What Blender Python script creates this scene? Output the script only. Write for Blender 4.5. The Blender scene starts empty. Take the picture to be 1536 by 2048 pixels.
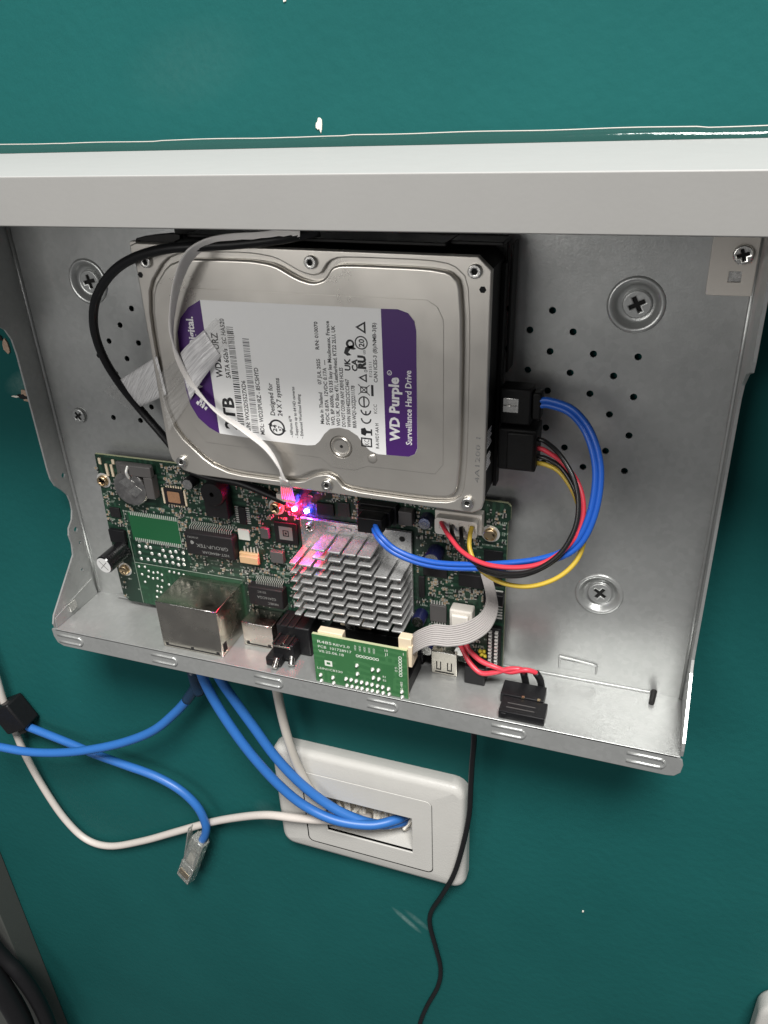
import bpy, bmesh, math, random
from mathutils import Vector, Matrix
random.seed(7)
S = 0.001                                   # everything below is written in millimetres
scene = bpy.context.scene
COL = scene.collection

# ------------------------------------------------------------------ camera
cam_d = bpy.data.cameras.new('camera')
cam = bpy.data.objects.new('camera', cam_d); COL.objects.link(cam)
cam_d.sensor_fit = 'VERTICAL'; cam_d.sensor_height = 36.0; cam_d.sensor_width = 27.0
cam_d.lens = 1593.61 / 2048 * 36.0
cam_d.clip_start = 0.01; cam_d.clip_end = 20
RIGHT = (0.9433025, 0.3294920, -0.0401922)
DOWN = (0.1222426, -0.4574119, -0.8808127)
FWD = (-0.3086051, 0.8259597, -0.4717558)
cam.matrix_world = Matrix(((RIGHT[0], -DOWN[0], -FWD[0], 0.207391),
                           (RIGHT[1], -DOWN[1], -FWD[1], -0.319840),
                           (RIGHT[2], -DOWN[2], -FWD[2], 0.051607),
                           (0, 0, 0, 1)))
scene.camera = cam

# ------------------------------------------------------------------ world and lamps of the room
world = bpy.data.worlds.new('World'); scene.world = world; world.use_nodes = True
bg = world.node_tree.nodes['Background']
bg.inputs[0].default_value = (0.98, 0.98, 1.0, 1); bg.inputs[1].default_value = 0.135

def area(name, loc, target, size, power, col):
    l = bpy.data.lights.new(name, 'AREA'); l.shape = 'RECTANGLE'; l.size = size[0]; l.size_y = size[1]
    l.energy = power; l.color = col
    o = bpy.data.objects.new(name, l); COL.objects.link(o)
    o.location = loc
    o.rotation_euler = (Vector(target) - Vector(loc)).to_track_quat('-Z', 'Y').to_euler()
    return o
area('ceiling_lamp', (0.50, -1.10, 1.66), (0.06, 0, -0.15), (0.80, 0.60), 88, (1.0, 0.98, 0.95))
area('room_lamp', (-0.26, -0.98, 0.14), (0.05, 0, -0.08), (0.55, 0.45), 3.6, (1.0, 0.98, 0.95))
vs = scene.view_settings
vs.view_transform = 'Standard'; vs.look = 'None'; vs.exposure = 0.0; vs.gamma = 1.0
vs.use_curve_mapping = False
scene.cycles.caustics_reflective = False; scene.cycles.blur_glossy = 1.0

# ------------------------------------------------------------------ materials
def new_mat(name):
    m = bpy.data.materials.new(name); m.use_nodes = True
    nt = m.node_tree; b = nt.nodes['Principled BSDF']
    return m, nt, b
def N(nt, t, **kw):
    n = nt.nodes.new(t)
    for k, v in kw.items(): setattr(n, k, v)
    return n
def mat(name, col, rough=0.5, metal=0.0, noise=0.0, scale=300.0, bump=0.0, bscale=None, spec=None,
        coat=0.0, trans=0.0, alpha=1.0, emit=None, estr=0.0, rvar=0.0, stretch=None, ior=None):
    m, nt, b = new_mat(name)
    c = (col[0], col[1], col[2], 1)
    b.inputs['Base Color'].default_value = c
    b.inputs['Roughness'].default_value = rough
    b.inputs['Metallic'].default_value = metal
    if spec is not None: b.inputs['Specular IOR Level'].default_value = spec
    if ior: b.inputs['IOR'].default_value = ior
    b.inputs['Coat Weight'].default_value = coat
    b.inputs['Transmission Weight'].default_value = trans
    b.inputs['Alpha'].default_value = alpha
    if emit:
        b.inputs['Emission Color'].default_value = (*emit, 1); b.inputs['Emission Strength'].default_value = estr
    tc = N(nt, 'ShaderNodeTexCoord'); src = tc.outputs['Object']
    if stretch:
        mp = N(nt, 'ShaderNodeMapping'); mp.inputs['Scale'].default_value = stretch
        nt.links.new(src, mp.inputs[0]); src = mp.outputs[0]
    if noise or rvar:
        nz = N(nt, 'ShaderNodeTexNoise'); nz.inputs['Scale'].default_value = scale; nz.inputs['Detail'].default_value = 6
        nz.inputs['Roughness'].default_value = 0.62
        nt.links.new(src, nz.inputs['Vector'])
        if noise:
            mx = N(nt, 'ShaderNodeMix', data_type='RGBA')
            mx.inputs[6].default_value = tuple(max(0, v * (1 - noise)) for v in col) + (1,)
            mx.inputs[7].default_value = tuple(min(1, v * (1 + noise)) for v in col) + (1,)
            nt.links.new(nz.outputs['Fac'], mx.inputs[0]); nt.links.new(mx.outputs[2], b.inputs['Base Color'])
        if rvar:
            mr = N(nt, 'ShaderNodeMapRange'); mr.inputs[1].default_value = 0.3; mr.inputs[2].default_value = 0.7
            mr.inputs[3].default_value = max(0.02, rough - rvar); mr.inputs[4].default_value = rough + rvar
            nt.links.new(nz.outputs['Fac'], mr.inputs[0]); nt.links.new(mr.outputs[0], b.inputs['Roughness'])
    if bump:
        n2 = N(nt, 'ShaderNodeTexNoise'); n2.inputs['Scale'].default_value = bscale or scale * 4; n2.inputs['Detail'].default_value = 4
        nt.links.new(src, n2.inputs['Vector'])
        bp = N(nt, 'ShaderNodeBump'); bp.inputs['Strength'].default_value = bump; bp.inputs['Distance'].default_value = 0.0005
        nt.links.new(n2.outputs['Fac'], bp.inputs['Height']); nt.links.new(bp.outputs[0], b.inputs['Normal'])
    return m

M = {}
def wall_paint():
    m, nt, b = new_mat('teal_wall_paint')
    tc = N(nt, 'ShaderNodeTexCoord')
    n1 = N(nt, 'ShaderNodeTexNoise'); n1.inputs['Scale'].default_value = 11; n1.inputs['Detail'].default_value = 8; n1.inputs['Roughness'].default_value = 0.62
    nt.links.new(tc.outputs['Object'], n1.inputs['Vector'])
    mx = N(nt, 'ShaderNodeMix', data_type='RGBA')
    mx.inputs[6].default_value = (0.0080, 0.070, 0.068, 1); mx.inputs[7].default_value = (0.0125, 0.102, 0.098, 1)
    nt.links.new(n1.outputs['Fac'], mx.inputs[0])
    col = mx.outputs[2]
    # pale scuffs where things rubbed the paint
    for (x, z, sx, sz, rot, amt) in ((89, -448, 17, 3.2, -0.75, 0.55), (97, -445, 15, 3.5, -0.7, 0.28), (-116, -82, 22, 9, 0.35, 0.35), (-8, -378, 12, 16, 0.2, 0.10), (10, 62, 40, 20, 0.2, 0.035)):
        mp = N(nt, 'ShaderNodeMapping', vector_type='TEXTURE')
        mp.inputs['Location'].default_value = (x * S, -5 * S, z * S); mp.inputs['Rotation'].default_value = (0, -rot, 0)
        mp.inputs['Scale'].default_value = (sx * S, 0.02, sz * S)
        nt.links.new(tc.outputs['Object'], mp.inputs[0])
        g = N(nt, 'ShaderNodeTexGradient', gradient_type='SPHERICAL'); nt.links.new(mp.outputs[0], g.inputs[0])
        nz = N(nt, 'ShaderNodeTexNoise'); nz.inputs['Scale'].default_value = 420; nz.inputs['Detail'].default_value = 5
        nt.links.new(tc.outputs['Object'], nz.inputs['Vector'])
        mu = N(nt, 'ShaderNodeMath', operation='MULTIPLY'); nt.links.new(g.outputs['Fac'], mu.inputs[0]); nt.links.new(nz.outputs['Fac'], mu.inputs[1])
        m2 = N(nt, 'ShaderNodeMath', operation='MULTIPLY', use_clamp=True); nt.links.new(mu.outputs[0], m2.inputs[0]); m2.inputs[1].default_value = amt * 2
        mm = N(nt, 'ShaderNodeMix', data_type='RGBA'); mm.inputs[7].default_value = (0.33, 0.45, 0.42, 1)
        nt.links.new(m2.outputs[0], mm.inputs[0]); nt.links.new(col, mm.inputs[6]); col = mm.outputs[2]
    nt.links.new(col, b.inputs['Base Color'])
    b.inputs['Roughness'].default_value = 0.55; b.inputs['Specular IOR Level'].default_value = 0.07
    n2 = N(nt, 'ShaderNodeTexNoise'); n2.inputs['Scale'].default_value = 210; n2.inputs['Detail'].default_value = 5; n2.inputs['Roughness'].default_value = 0.45
    nt.links.new(tc.outputs['Object'], n2.inputs['Vector'])
    bp = N(nt, 'ShaderNodeBump'); bp.inputs['Strength'].default_value = 0.24; bp.inputs['Distance'].default_value = 0.0012
    nt.links.new(n2.outputs['Fac'], bp.inputs['Height']); nt.links.new(bp.outputs[0], b.inputs['Normal'])
    return m
M['wall'] = wall_paint()
M['plaster'] = mat('bare_plaster', (0.72, 0.68, 0.60), 0.9, noise=0.2, bump=0.5)
M['brick'] = mat('exposed_plaster', (0.42, 0.30, 0.22), 0.9, noise=0.5, scale=900, bump=0.6)
M['shelf'] = mat('shelf_board_shaded', (0.25, 0.247, 0.238), 0.5, noise=0.05, scale=40, bump=0.06, bscale=700)  # darker copy of the board colour, shade painted into front and underside
M['shelf_top'] = mat('shelf_board_lit', (0.43, 0.427, 0.42), 0.55, noise=0.04, scale=120, bump=0.12, bscale=800)  # lighter copy for the upper face, overhead light painted into the colour
M['sealant'] = mat('clear_sealant', (0.03, 0.10, 0.09), 0.07, trans=0.35, ior=1.41, bump=0.35, bscale=160)
def steel_mat():
    m, nt, b = new_mat('galvanised_steel')
    tc = N(nt, 'ShaderNodeTexCoord')
    n1 = N(nt, 'ShaderNodeTexNoise'); n1.inputs['Scale'].default_value = 26; n1.inputs['Detail'].default_value = 7; n1.inputs['Roughness'].default_value = 0.6
    n2 = N(nt, 'ShaderNodeTexNoise'); n2.inputs['Scale'].default_value = 900; n2.inputs['Detail'].default_value = 3
    v = N(nt, 'ShaderNodeTexVoronoi'); v.inputs['Scale'].default_value = 420
    for n in (n1, n2, v): nt.links.new(tc.outputs['Object'], n.inputs['Vector'])
    mx = N(nt, 'ShaderNodeMix', data_type='RGBA')
    mx.inputs[6].default_value = (0.39, 0.40, 0.392, 1); mx.inputs[7].default_value = (0.53, 0.54, 0.53, 1)
    a = N(nt, 'ShaderNodeMath', operation='MULTIPLY_ADD'); a.inputs[1].default_value = 0.35; nt.links.new(v.outputs['Color'], a.inputs[0]); nt.links.new(n1.outputs['Fac'], a.inputs[2])
    sb = N(nt, 'ShaderNodeMath', operation='SUBTRACT', use_clamp=True); nt.links.new(a.outputs[0], sb.inputs[0]); sb.inputs[1].default_value = 0.18
    nt.links.new(sb.outputs[0], mx.inputs[0]); nt.links.new(mx.outputs[2], b.inputs['Base Color'])
    mr = N(nt, 'ShaderNodeMapRange'); mr.inputs[1].default_value = 0.3; mr.inputs[2].default_value = 0.7; mr.inputs[3].default_value = 0.30; mr.inputs[4].default_value = 0.38
    nt.links.new(n1.outputs['Fac'], mr.inputs[0]); nt.links.new(mr.outputs[0], b.inputs['Roughness'])
    b.inputs['Metallic'].default_value = 0.62
    bp = N(nt, 'ShaderNodeBump'); bp.inputs['Strength'].default_value = 0.16; bp.inputs['Distance'].default_value = 0.0003
    nt.links.new(n2.outputs['Fac'], bp.inputs['Height']); nt.links.new(bp.outputs[0], b.inputs['Normal'])
    return m
M['steel'] = steel_mat()
M['steel_bright'] = mat('bright_steel', (0.74, 0.73, 0.70), 0.25, 1.0, noise=0.1, scale=700, rvar=0.08)
M['tin'] = mat('tinned_shield', (0.62, 0.585, 0.52), 0.24, 1.0, noise=0.12, scale=60, rvar=0.10)
M['alu'] = mat('heatsink_aluminium', (0.50, 0.50, 0.495), 0.28, 0.6, noise=0.06, scale=500, rvar=0.05)
M['cover'] = mat('drive_cover_aluminium', (0.64, 0.61, 0.56), 0.31, 0.80, noise=0.05, scale=35, rvar=0.05)
M['cast'] = mat('drive_casting_black', (0.007, 0.007, 0.007), 0.5, 0.0, noise=0.3, bump=0.2, spec=0.18)
M['black'] = mat('black_plastic', (0.008, 0.008, 0.009), 0.42, noise=0.25, scale=400, bump=0.15, spec=0.25)
M['black_soft'] = mat('black_cable_sheath', (0.009, 0.009, 0.010), 0.42, noise=0.2, spec=0.3)
M['bracket'] = mat('black_painted_steel', (0.014, 0.0135, 0.013), 0.5, noise=0.3, scale=120, bump=0.2, spec=0.25)
M['hole'] = mat('dark_recess', (0.008, 0.008, 0.008), 0.9)
M['gold'] = mat('brass_screw', (0.72, 0.55, 0.34), 0.28, 1.0, noise=0.15)
M['white_pl'] = mat('white_nylon', (0.72, 0.68, 0.62), 0.5, noise=0.05)
M['plate'] = mat('white_wall_plate_plastic', (0.50, 0.492, 0.465), 0.42, noise=0.06, scale=60, bump=0.25, bscale=900)
M['cream'] = mat('cream_plastic', (0.66, 0.55, 0.40), 0.5, noise=0.08)
M['tan'] = mat('tan_connector', (0.62, 0.40, 0.22), 0.5, noise=0.1)
M['blue'] = mat('blue_patch_sheath', (0.026, 0.135, 0.42), 0.42, noise=0.08, scale=80, bump=0.1)
M['sata'] = mat('blue_sata_sheath', (0.016, 0.10, 0.47), 0.36, noise=0.06)
M['white_c'] = mat('white_cable_sheath', (0.56, 0.515, 0.475), 0.45, noise=0.06, bump=0.12)
M['grey_c'] = mat('grey_cable_sheath', (0.50, 0.47, 0.42), 0.5, noise=0.06)
M['red_w'] = mat('red_wire', (0.62, 0.045, 0.070), 0.38)
M['black_w'] = mat('black_wire', (0.012, 0.012, 0.012), 0.3)
M['yel_w'] = mat('yellow_wire', (0.58, 0.41, 0.05), 0.4)
M['ribbon'] = mat('white_ribbon', (0.86, 0.83, 0.80), 0.45, noise=0.04)
M['ribbon_g'] = mat('grey_ribbon', (0.36, 0.34, 0.33), 0.45, noise=0.06)
M['ic'] = mat('chip_epoxy', (0.014, 0.013, 0.014), 0.5, noise=0.25, scale=600, bump=0.1, spec=0.25)
M['ic_print'] = mat('chip_print', (0.22, 0.22, 0.21), 0.6)
M['silk'] = mat('silkscreen_white', (0.66, 0.68, 0.62), 0.6)
M['silk_dim'] = mat('silkscreen_worn', (0.25, 0.30, 0.25), 0.6)
M['joint'] = mat('dull_solder_joint', (0.52, 0.52, 0.48), 0.4, 0.6, noise=0.3, scale=900)
M['cap_top'] = mat('capacitor_can_top', (0.74, 0.74, 0.73), 0.4, 0.25)
M['solder'] = mat('solder', (0.80, 0.79, 0.75), 0.32, 0.55)
M['smd_tan'] = mat('ceramic_capacitor', (0.30, 0.22, 0.14), 0.5, noise=0.3, scale=900)
M['smd_black'] = mat('chip_resistor', (0.02, 0.02, 0.02), 0.4)
M['navy'] = mat('capacitor_sleeve_navy', (0.006, 0.008, 0.040), 0.35)
M['cap_black'] = mat('capacitor_sleeve_black', (0.006, 0.006, 0.007), 0.2, coat=0.15)
M['cell'] = mat('coin_cell_steel', (0.42, 0.41, 0.40), 0.34, 1.0, noise=0.25, scale=260, rvar=0.1)
M['holder'] = mat('battery_holder_grey', (0.085, 0.080, 0.078), 0.5)
M['qfn'] = mat('thermal_pad_copper', (0.55, 0.30, 0.17), 0.4, 0.6, noise=0.45, scale=1500)
M['label'] = mat('drive_label_white', (0.90, 0.90, 0.89), 0.45, noise=0.02)
M['purple'] = mat('label_purple', (0.065, 0.013, 0.150), 0.42)
M['ink'] = mat('label_black_ink', (0.012, 0.012, 0.014), 0.5)
M['ink_white'] = mat('label_white_ink', (0.80, 0.79, 0.80), 0.5)
M['ink_grey'] = mat('label_grey_ink', (0.20, 0.20, 0.21), 0.5)
M['grey_board'] = mat('grey_painted_board', (0.070, 0.074, 0.068), 0.6, noise=0.08)
M['clear'] = mat('clear_plug_plastic', (0.88, 0.90, 0.86), 0.10, trans=0.85, ior=1.5, bump=0.9, bscale=420)
M['boot'] = mat('dark_blue_boot', (0.010, 0.035, 0.075), 0.4)
M['yellow_mark'] = mat('yellow_paint_dab', (0.70, 0.55, 0.05), 0.6)
M['led_red'] = mat('red_led_lit', (1, 0.1, 0.1), 0.3, emit=(1.0, 0.008, 0.04), estr=2600)
M['led_blue'] = mat('blue_led_lit', (0.2, 0.2, 1), 0.3, emit=(0.04, 0.05, 1.0), estr=520)
def tape_mat(name, lo, hi, col, rough):
    m, nt, b = new_mat(name)
    tc = N(nt, 'ShaderNodeTexCoord')
    mp = N(nt, 'ShaderNodeMapping', vector_type='TEXTURE'); mp.inputs['Rotation'].default_value = (0, -0.72, 0); mp.inputs['Scale'].default_value = (22, 22, 1)
    nt.links.new(tc.outputs['Object'], mp.inputs[0])
    nz = N(nt, 'ShaderNodeTexNoise'); nz.inputs['Scale'].default_value = 1500; nz.inputs['Detail'].default_value = 3
    nt.links.new(mp.outputs[0], nz.inputs['Vector'])
    cr = N(nt, 'ShaderNodeMapRange'); cr.inputs[1].default_value = 0.36; cr.inputs[2].default_value = 0.64; cr.inputs[3].default_value = lo; cr.inputs[4].default_value = hi
    nt.links.new(nz.outputs['Fac'], cr.inputs[0]); nt.links.new(cr.outputs[0], b.inputs['Alpha'])
    b.inputs['Base Color'].default_value = (*col, 1); b.inputs['Roughness'].default_value = rough
    bp = N(nt, 'ShaderNodeBump'); bp.inputs['Strength'].default_value = 0.6; bp.inputs['Distance'].default_value = 0.0005
    nt.links.new(nz.outputs['Fac'], bp.inputs['Height']); nt.links.new(bp.outputs[0], b.inputs['Normal'])
    return m
M['tape'] = tape_mat('clear_tape', 0.05, 0.17, (0.7, 0.69, 0.67), 0.25)
M['tape_fibre'] = tape_mat('tape_fibres', 0.50, 1.0, (0.90, 0.89, 0.89), 0.2)
def pcb_mat(name, c0, c1, tr):
    m, nt, b = new_mat(name)
    tc = N(nt, 'ShaderNodeTexCoord')
    nz = N(nt, 'ShaderNodeTexNoise'); nz.inputs['Scale'].default_value = 45; nz.inputs['Detail'].default_value = 3
    nt.links.new(tc.outputs['Object'], nz.inputs['Vector'])
    mx = N(nt, 'ShaderNodeMix', data_type='RGBA'); mx.inputs[6].default_value = (*c0, 1); mx.inputs[7].default_value = (*c1, 1)
    nt.links.new(nz.outputs['Fac'], mx.inputs[0])
    # copper runs seen through the mask
    col = mx.outputs[2]
    for rot, sc in ((0.0, 620.0), (1.5708, 540.0)):
        mp = N(nt, 'ShaderNodeMapping'); mp.inputs['Rotation'].default_value = (0, rot, 0)
        nt.links.new(tc.outputs['Object'], mp.inputs[0])
        w = N(nt, 'ShaderNodeTexWave', wave_type='BANDS', bands_direction='X'); w.inputs['Scale'].default_value = sc / 6.28; w.inputs['Distortion'].default_value = 6; w.inputs['Detail'].default_value = 1; w.inputs['Detail Scale'].default_value = 0.6
        nt.links.new(mp.outputs[0], w.inputs['Vector'])
        n2 = N(nt, 'ShaderNodeTexNoise'); n2.inputs['Scale'].default_value = 70; nt.links.new(mp.outputs[0], n2.inputs['Vector'])
        g = N(nt, 'ShaderNodeMath', operation='GREATER_THAN'); g.inputs[1].default_value = 0.53; nt.links.new(n2.outputs['Fac'], g.inputs[0])
        h = N(nt, 'ShaderNodeMath', operation='GREATER_THAN'); h.inputs[1].default_value = 0.6; nt.links.new(w.outputs['Fac'], h.inputs[0])
        k = N(nt, 'ShaderNodeMath', operation='MULTIPLY'); nt.links.new(g.outputs[0], k.inputs[0]); nt.links.new(h.outputs[0], k.inputs[1])
        k2 = N(nt, 'ShaderNodeMath', operation='MULTIPLY'); k2.inputs[1].default_value = 0.8; nt.links.new(k.outputs[0], k2.inputs[0])
        mm = N(nt, 'ShaderNodeMix', data_type='RGBA'); mm.inputs[7].default_value = (*tr, 1)
        nt.links.new(k2.outputs[0], mm.inputs[0]); nt.links.new(col, mm.inputs[6]); col = mm.outputs[2]
    nt.links.new(col, b.inputs['Base Color'])
    b.inputs['Roughness'].default_value = 0.34
    return m
M['pcb'] = pcb_mat('board_solder_mask_dark', (0.006, 0.020, 0.013), (0.010, 0.034, 0.020), (0.018, 0.058, 0.034))
M['pcb_light'] = pcb_mat('board_solder_mask_light', (0.010, 0.082, 0.030), (0.014, 0.104, 0.040), (0.012, 0.092, 0.035))
M['pcb_mid'] = pcb_mat('board_solder_mask_mid', (0.008, 0.040, 0.018), (0.013, 0.056, 0.026), (0.016, 0.068, 0.032))
M['pcb_485'] = pcb_mat('small_board_mask', (0.030, 0.120, 0.042), (0.042, 0.150, 0.055), (0.050, 0.165, 0.062))
M['pcb_edge'] = mat('board_edge', (0.42, 0.44, 0.27), 0.6)

# ------------------------------------------------------------------ mesh helpers (x right, d out from the tray floor, z up; millimetres)
def W(x, d, z): return (x * S, -d * S, z * S)
class MB:
    def __init__(s): s.v = []; s.f = []; s.m = []
    def add(s, vs, fs, mi=0):
        o = len(s.v); s.v += vs; s.f += [tuple(i + o for i in f) for f in fs]; s.m += [mi] * len(fs); return s
    def box(s, x0, x1, d0, d1, z0, z1, mi=0):
        if x0 > x1: x0, x1 = x1, x0
        if d0 > d1: d0, d1 = d1, d0
        if z0 > z1: z0, z1 = z1, z0
        v = [(x, d, z) for x in (x0, x1) for d in (d0, d1) for z in (z0, z1)]
        # index: x*4+d*2+z
        f = [(0, 2, 3, 1), (4, 5, 7, 6), (0, 1, 5, 4), (2, 6, 7, 3), (0, 4, 6, 2), (1, 3, 7, 5)]
        return s.add(v, f, mi)
    def obox(s, c, ax, ay, az, mi=0):
        c = Vector(c); ax = Vector(ax); ay = Vector(ay); az = Vector(az)
        v = [tuple(c + ax * a + ay * b + az * e) for a in (-1, 1) for b in (-1, 1) for e in (-1, 1)]
        return s.add(v, [(0, 2, 3, 1), (4, 5, 7, 6), (0, 1, 5, 4), (2, 6, 7, 3), (0, 4, 6, 2), (1, 3, 7, 5)], mi)
    def quad(s, a, b, c, d, mi=0): return s.add([a, b, c, d], [(0, 1, 2, 3)], mi)
    def lathe(s, cx, cz, prof, n=24, mi=0, axis='d', base=0.0):
        """prof: list of (r, h); revolved about the depth axis (or another) through (cx, cz)"""
        v = []; f = []
        for r, h in prof:
            for k in range(n):
                a = 2 * math.pi * k / n; p, q = r * math.cos(a), r * math.sin(a)
                if axis == 'd': v.append((cx + p, h, cz + q))
                elif axis == 'z': v.append((cx + p, cz + q, h))
        for i in range(len(prof) - 1):
            for k in range(n):
                f.append((i * n + k, i * n + (k + 1) % n, (i + 1) * n + (k + 1) % n, (i + 1) * n + k))
        f.append(tuple(range(n))[::-1]); f.append(tuple((len(prof) - 1) * n + k for k in range(n)))
        return s.add(v, f, mi)
    def cyl(s, a, b, r0, r1=None, n=16, mi=0):
        r1 = r0 if r1 is None else r1
        a = Vector(a); b = Vector(b); t = (b - a).normalized()
        u = t.orthogonal().normalized(); w = t.cross(u)
        v = []
        for p, r in ((a, r0), (b, r1)):
            for k in range(n):
                g = 2 * math.pi * k / n; v.append(tuple(p + u * r * math.cos(g) + w * r * math.sin(g)))
        f = [(k, (k + 1) % n, n + (k + 1) % n, n + k) for k in range(n)] + [tuple(range(n))[::-1], tuple(range(n, 2 * n))]
        return s.add(v, f, mi)
    def tube(s, pts, r, n=10, sub=7, mi=0, raw=False):
        P = [Vector(p) for p in pts] if raw else spline(pts, sub)
        t0 = (P[1] - P[0]).normalized(); u = t0.orthogonal().normalized(); v = []; f = []
        for i, p in enumerate(P):
            t = (P[min(i + 1, len(P) - 1)] - P[max(i - 1, 0)]).normalized()
            u = (u - t * u.dot(t)).normalized(); w = t.cross(u)
            rr = r[0] + (r[1] - r[0]) * i / (len(P) - 1) if isinstance(r, tuple) else r
            for k in range(n):
                a = 2 * math.pi * k / n; v.append(tuple(p + u * rr * math.cos(a) + w * rr * math.sin(a)))
        for i in range(len(P) - 1):
            for k in range(n):
                f.append((i * n + k, i * n + (k + 1) % n, (i + 1) * n + (k + 1) % n, (i + 1) * n + k))
        f.append(tuple(range(n))[::-1]); f.append(tuple((len(P) - 1) * n + k for k in range(n)))
        return s.add(v, f, mi)
    def plate(s, outline, d0, d1, holes=(), bevel=0.0, mi=0, axis='d', res=1):
        v, f = plate_geo(outline, d0, d1, holes, bevel, axis, res); return s.add(v, f, mi)
    def text(s, txt, x, z, h, direction='right', fit=None, d=0.0, thick=0.06, bold=0.0, align='LEFT', mi=0):
        """h: capital height; fit: length the string is stretched to"""
        v, f = text_geo(txt, bold / h if h else 0)
        if not v: return s
        xs = [p[0] for p in v]; x0, x1 = min(xs), max(xs)
        k = h / 0.70; kx = k if fit is None else fit / max(1e-6, (x1 - x0))
        out = []
        for a, b, c in v:
            a = (a - x0) * kx; b = b * k
            if align == 'CENTER': a -= (x1 - x0) * kx / 2
            dd = d + c * thick
            if direction == 'right': out.append((x + a, dd, z + b))
            elif direction == 'up': out.append((x - b, dd, z + a))
            elif direction == 'left': out.append((x - a, dd, z - b))
            else: out.append((x + b, dd, z - a))
        return s.add(out, f, mi)
    def build(s, name, mats, parent=None, smooth=False, bevel=0.0, segs=2, loc=None, recalc=True):
        me = bpy.data.meshes.new(name)
        me.from_pydata([W(*p) for p in s.v], [], s.f)
        if not isinstance(mats, (list, tuple)): mats = [mats]
        for m in mats: me.materials.append(M[m] if isinstance(m, str) else m)
        for p, i in zip(me.polygons, s.m): p.material_index = i
        bm = bmesh.new(); bm.from_mesh(me)
        if recalc: bmesh.ops.recalc_face_normals(bm, faces=bm.faces)
        if bevel:
            ed = [e for e in bm.edges if len(e.link_faces) == 2 and e.calc_face_angle(0) > 0.5]
            rv = bmesh.ops.bevel(bm, geom=ed, offset=bevel * S, segments=segs, affect='EDGES', profile=0.5, clamp_overlap=True)
            for q in bm.faces: q.smooth = False
            for q in rv['faces']: q.smooth = True
        bm.to_mesh(me); bm.free()
        if smooth and not bevel:
            me.shade_smooth()
            if smooth == 'auto':
                me.set_sharp_from_angle(angle=math.radians(40))
                for p in me.polygons:                       # flat faces stay flat, only rims and curves are smoothed
                    if max(abs(p.normal.x), abs(p.normal.y), abs(p.normal.z)) > 0.9995: p.use_smooth = False
        o = bpy.data.objects.new(name, me); COL.objects.link(o)
        if parent is not None: o.parent = parent
        if loc: o.location = W(*loc)
        return o
def spline(pts, sub=7):
    P = [Vector(p) for p in pts]; Q = [P[0] * 2 - P[1]] + P + [P[-1] * 2 - P[-2]]; out = []
    for i in range(1, len(Q) - 2):
        a, b, c, d = Q[i - 1], Q[i], Q[i + 1], Q[i + 2]
        for k in range(sub):
            t = k / sub
            out.append(0.5 * ((2 * b) + (c - a) * t + (2 * a - 5 * b + 4 * c - d) * t * t + (3 * b - a - 3 * c + d) * t ** 3))
    out.append(P[-1]); return out
def curve_geo(cu):
    o = bpy.data.objects.new('tmp', cu); COL.objects.link(o)
    dg = bpy.context.evaluated_depsgraph_get(); dg.update()
    me = bpy.data.meshes.new_from_object(o.evaluated_get(dg))
    v = [tuple(p.co) for p in me.vertices]; f = [tuple(p.vertices) for p in me.polygons]
    bpy.data.objects.remove(o); bpy.data.meshes.remove(me); bpy.data.curves.remove(cu)
    return v, f
def plate_geo(outline, d0, d1, holes, bevel, axis, res):
    cu = bpy.data.curves.new('tmp', 'CURVE'); cu.dimensions = '2D'; cu.fill_mode = 'BOTH'
    for loop in [outline] + list(holes):
        sp = cu.splines.new('POLY'); sp.points.add(len(loop) - 1); sp.use_cyclic_u = True
        for p, q in zip(sp.points, loop): p.co = (q[0], q[1], 0, 1)
    cu.extrude = max(0.001, (d1 - d0) / 2 - bevel); cu.bevel_depth = bevel; cu.bevel_resolution = res
    cu.offset = -bevel if bevel else 0
    v, f = curve_geo(cu); dm = (d0 + d1) / 2
    if axis == 'd': v = [(a, dm + c, b) for a, b, c in v]
    elif axis == 'x': v = [(dm + c, a, b) for a, b, c in v]      # outline given as (d, z)
    elif axis == 'z': v = [(a, b, dm + c) for a, b, c in v]      # outline given as (x, d)
    return v, f
_tc = {}
def text_geo(txt, bold):
    key = (txt, round(bold, 3))
    if key not in _tc:
        cu = bpy.data.curves.new('tmp', 'FONT'); cu.body = txt; cu.size = 1.0; cu.resolution_u = 2
        cu.fill_mode = 'FRONT'; cu.offset = bold * 0.7
        _tc[key] = curve_geo(cu)
    return _tc[key]
def circle(cx, cz, r, n=20): return [(cx + r * math.cos(2 * math.pi * k / n), cz + r * math.sin(2 * math.pi * k / n)) for k in range(n)]
def rect(x0, x1, z0, z1): return [(x0, z0), (x1, z0), (x1, z1), (x0, z1)]
def rrect(x0, x1, z0, z1, r, n=5):
    o = []
    for cx, cz, a0 in ((x1 - r, z0 + r, -90), (x1 - r, z1 - r, 0), (x0 + r, z1 - r, 90), (x0 + r, z0 + r, 180)):
        for k in range(n + 1):
            a = math.radians(a0 + 90 * k / n); o.append((cx + r * math.cos(a), cz + r * math.sin(a)))
    return o
def chaikin(p, it=2, q=0.25):
    for _ in range(it):
        o = []
        for i in range(len(p)):
            a, b = p[i], p[(i + 1) % len(p)]
            o.append((a[0] + (b[0] - a[0]) * q, a[1] + (b[1] - a[1]) * q)); o.append((a[0] + (b[0] - a[0]) * (1 - q), a[1] + (b[1] - a[1]) * (1 - q)))
        p = o
    return p
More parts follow.
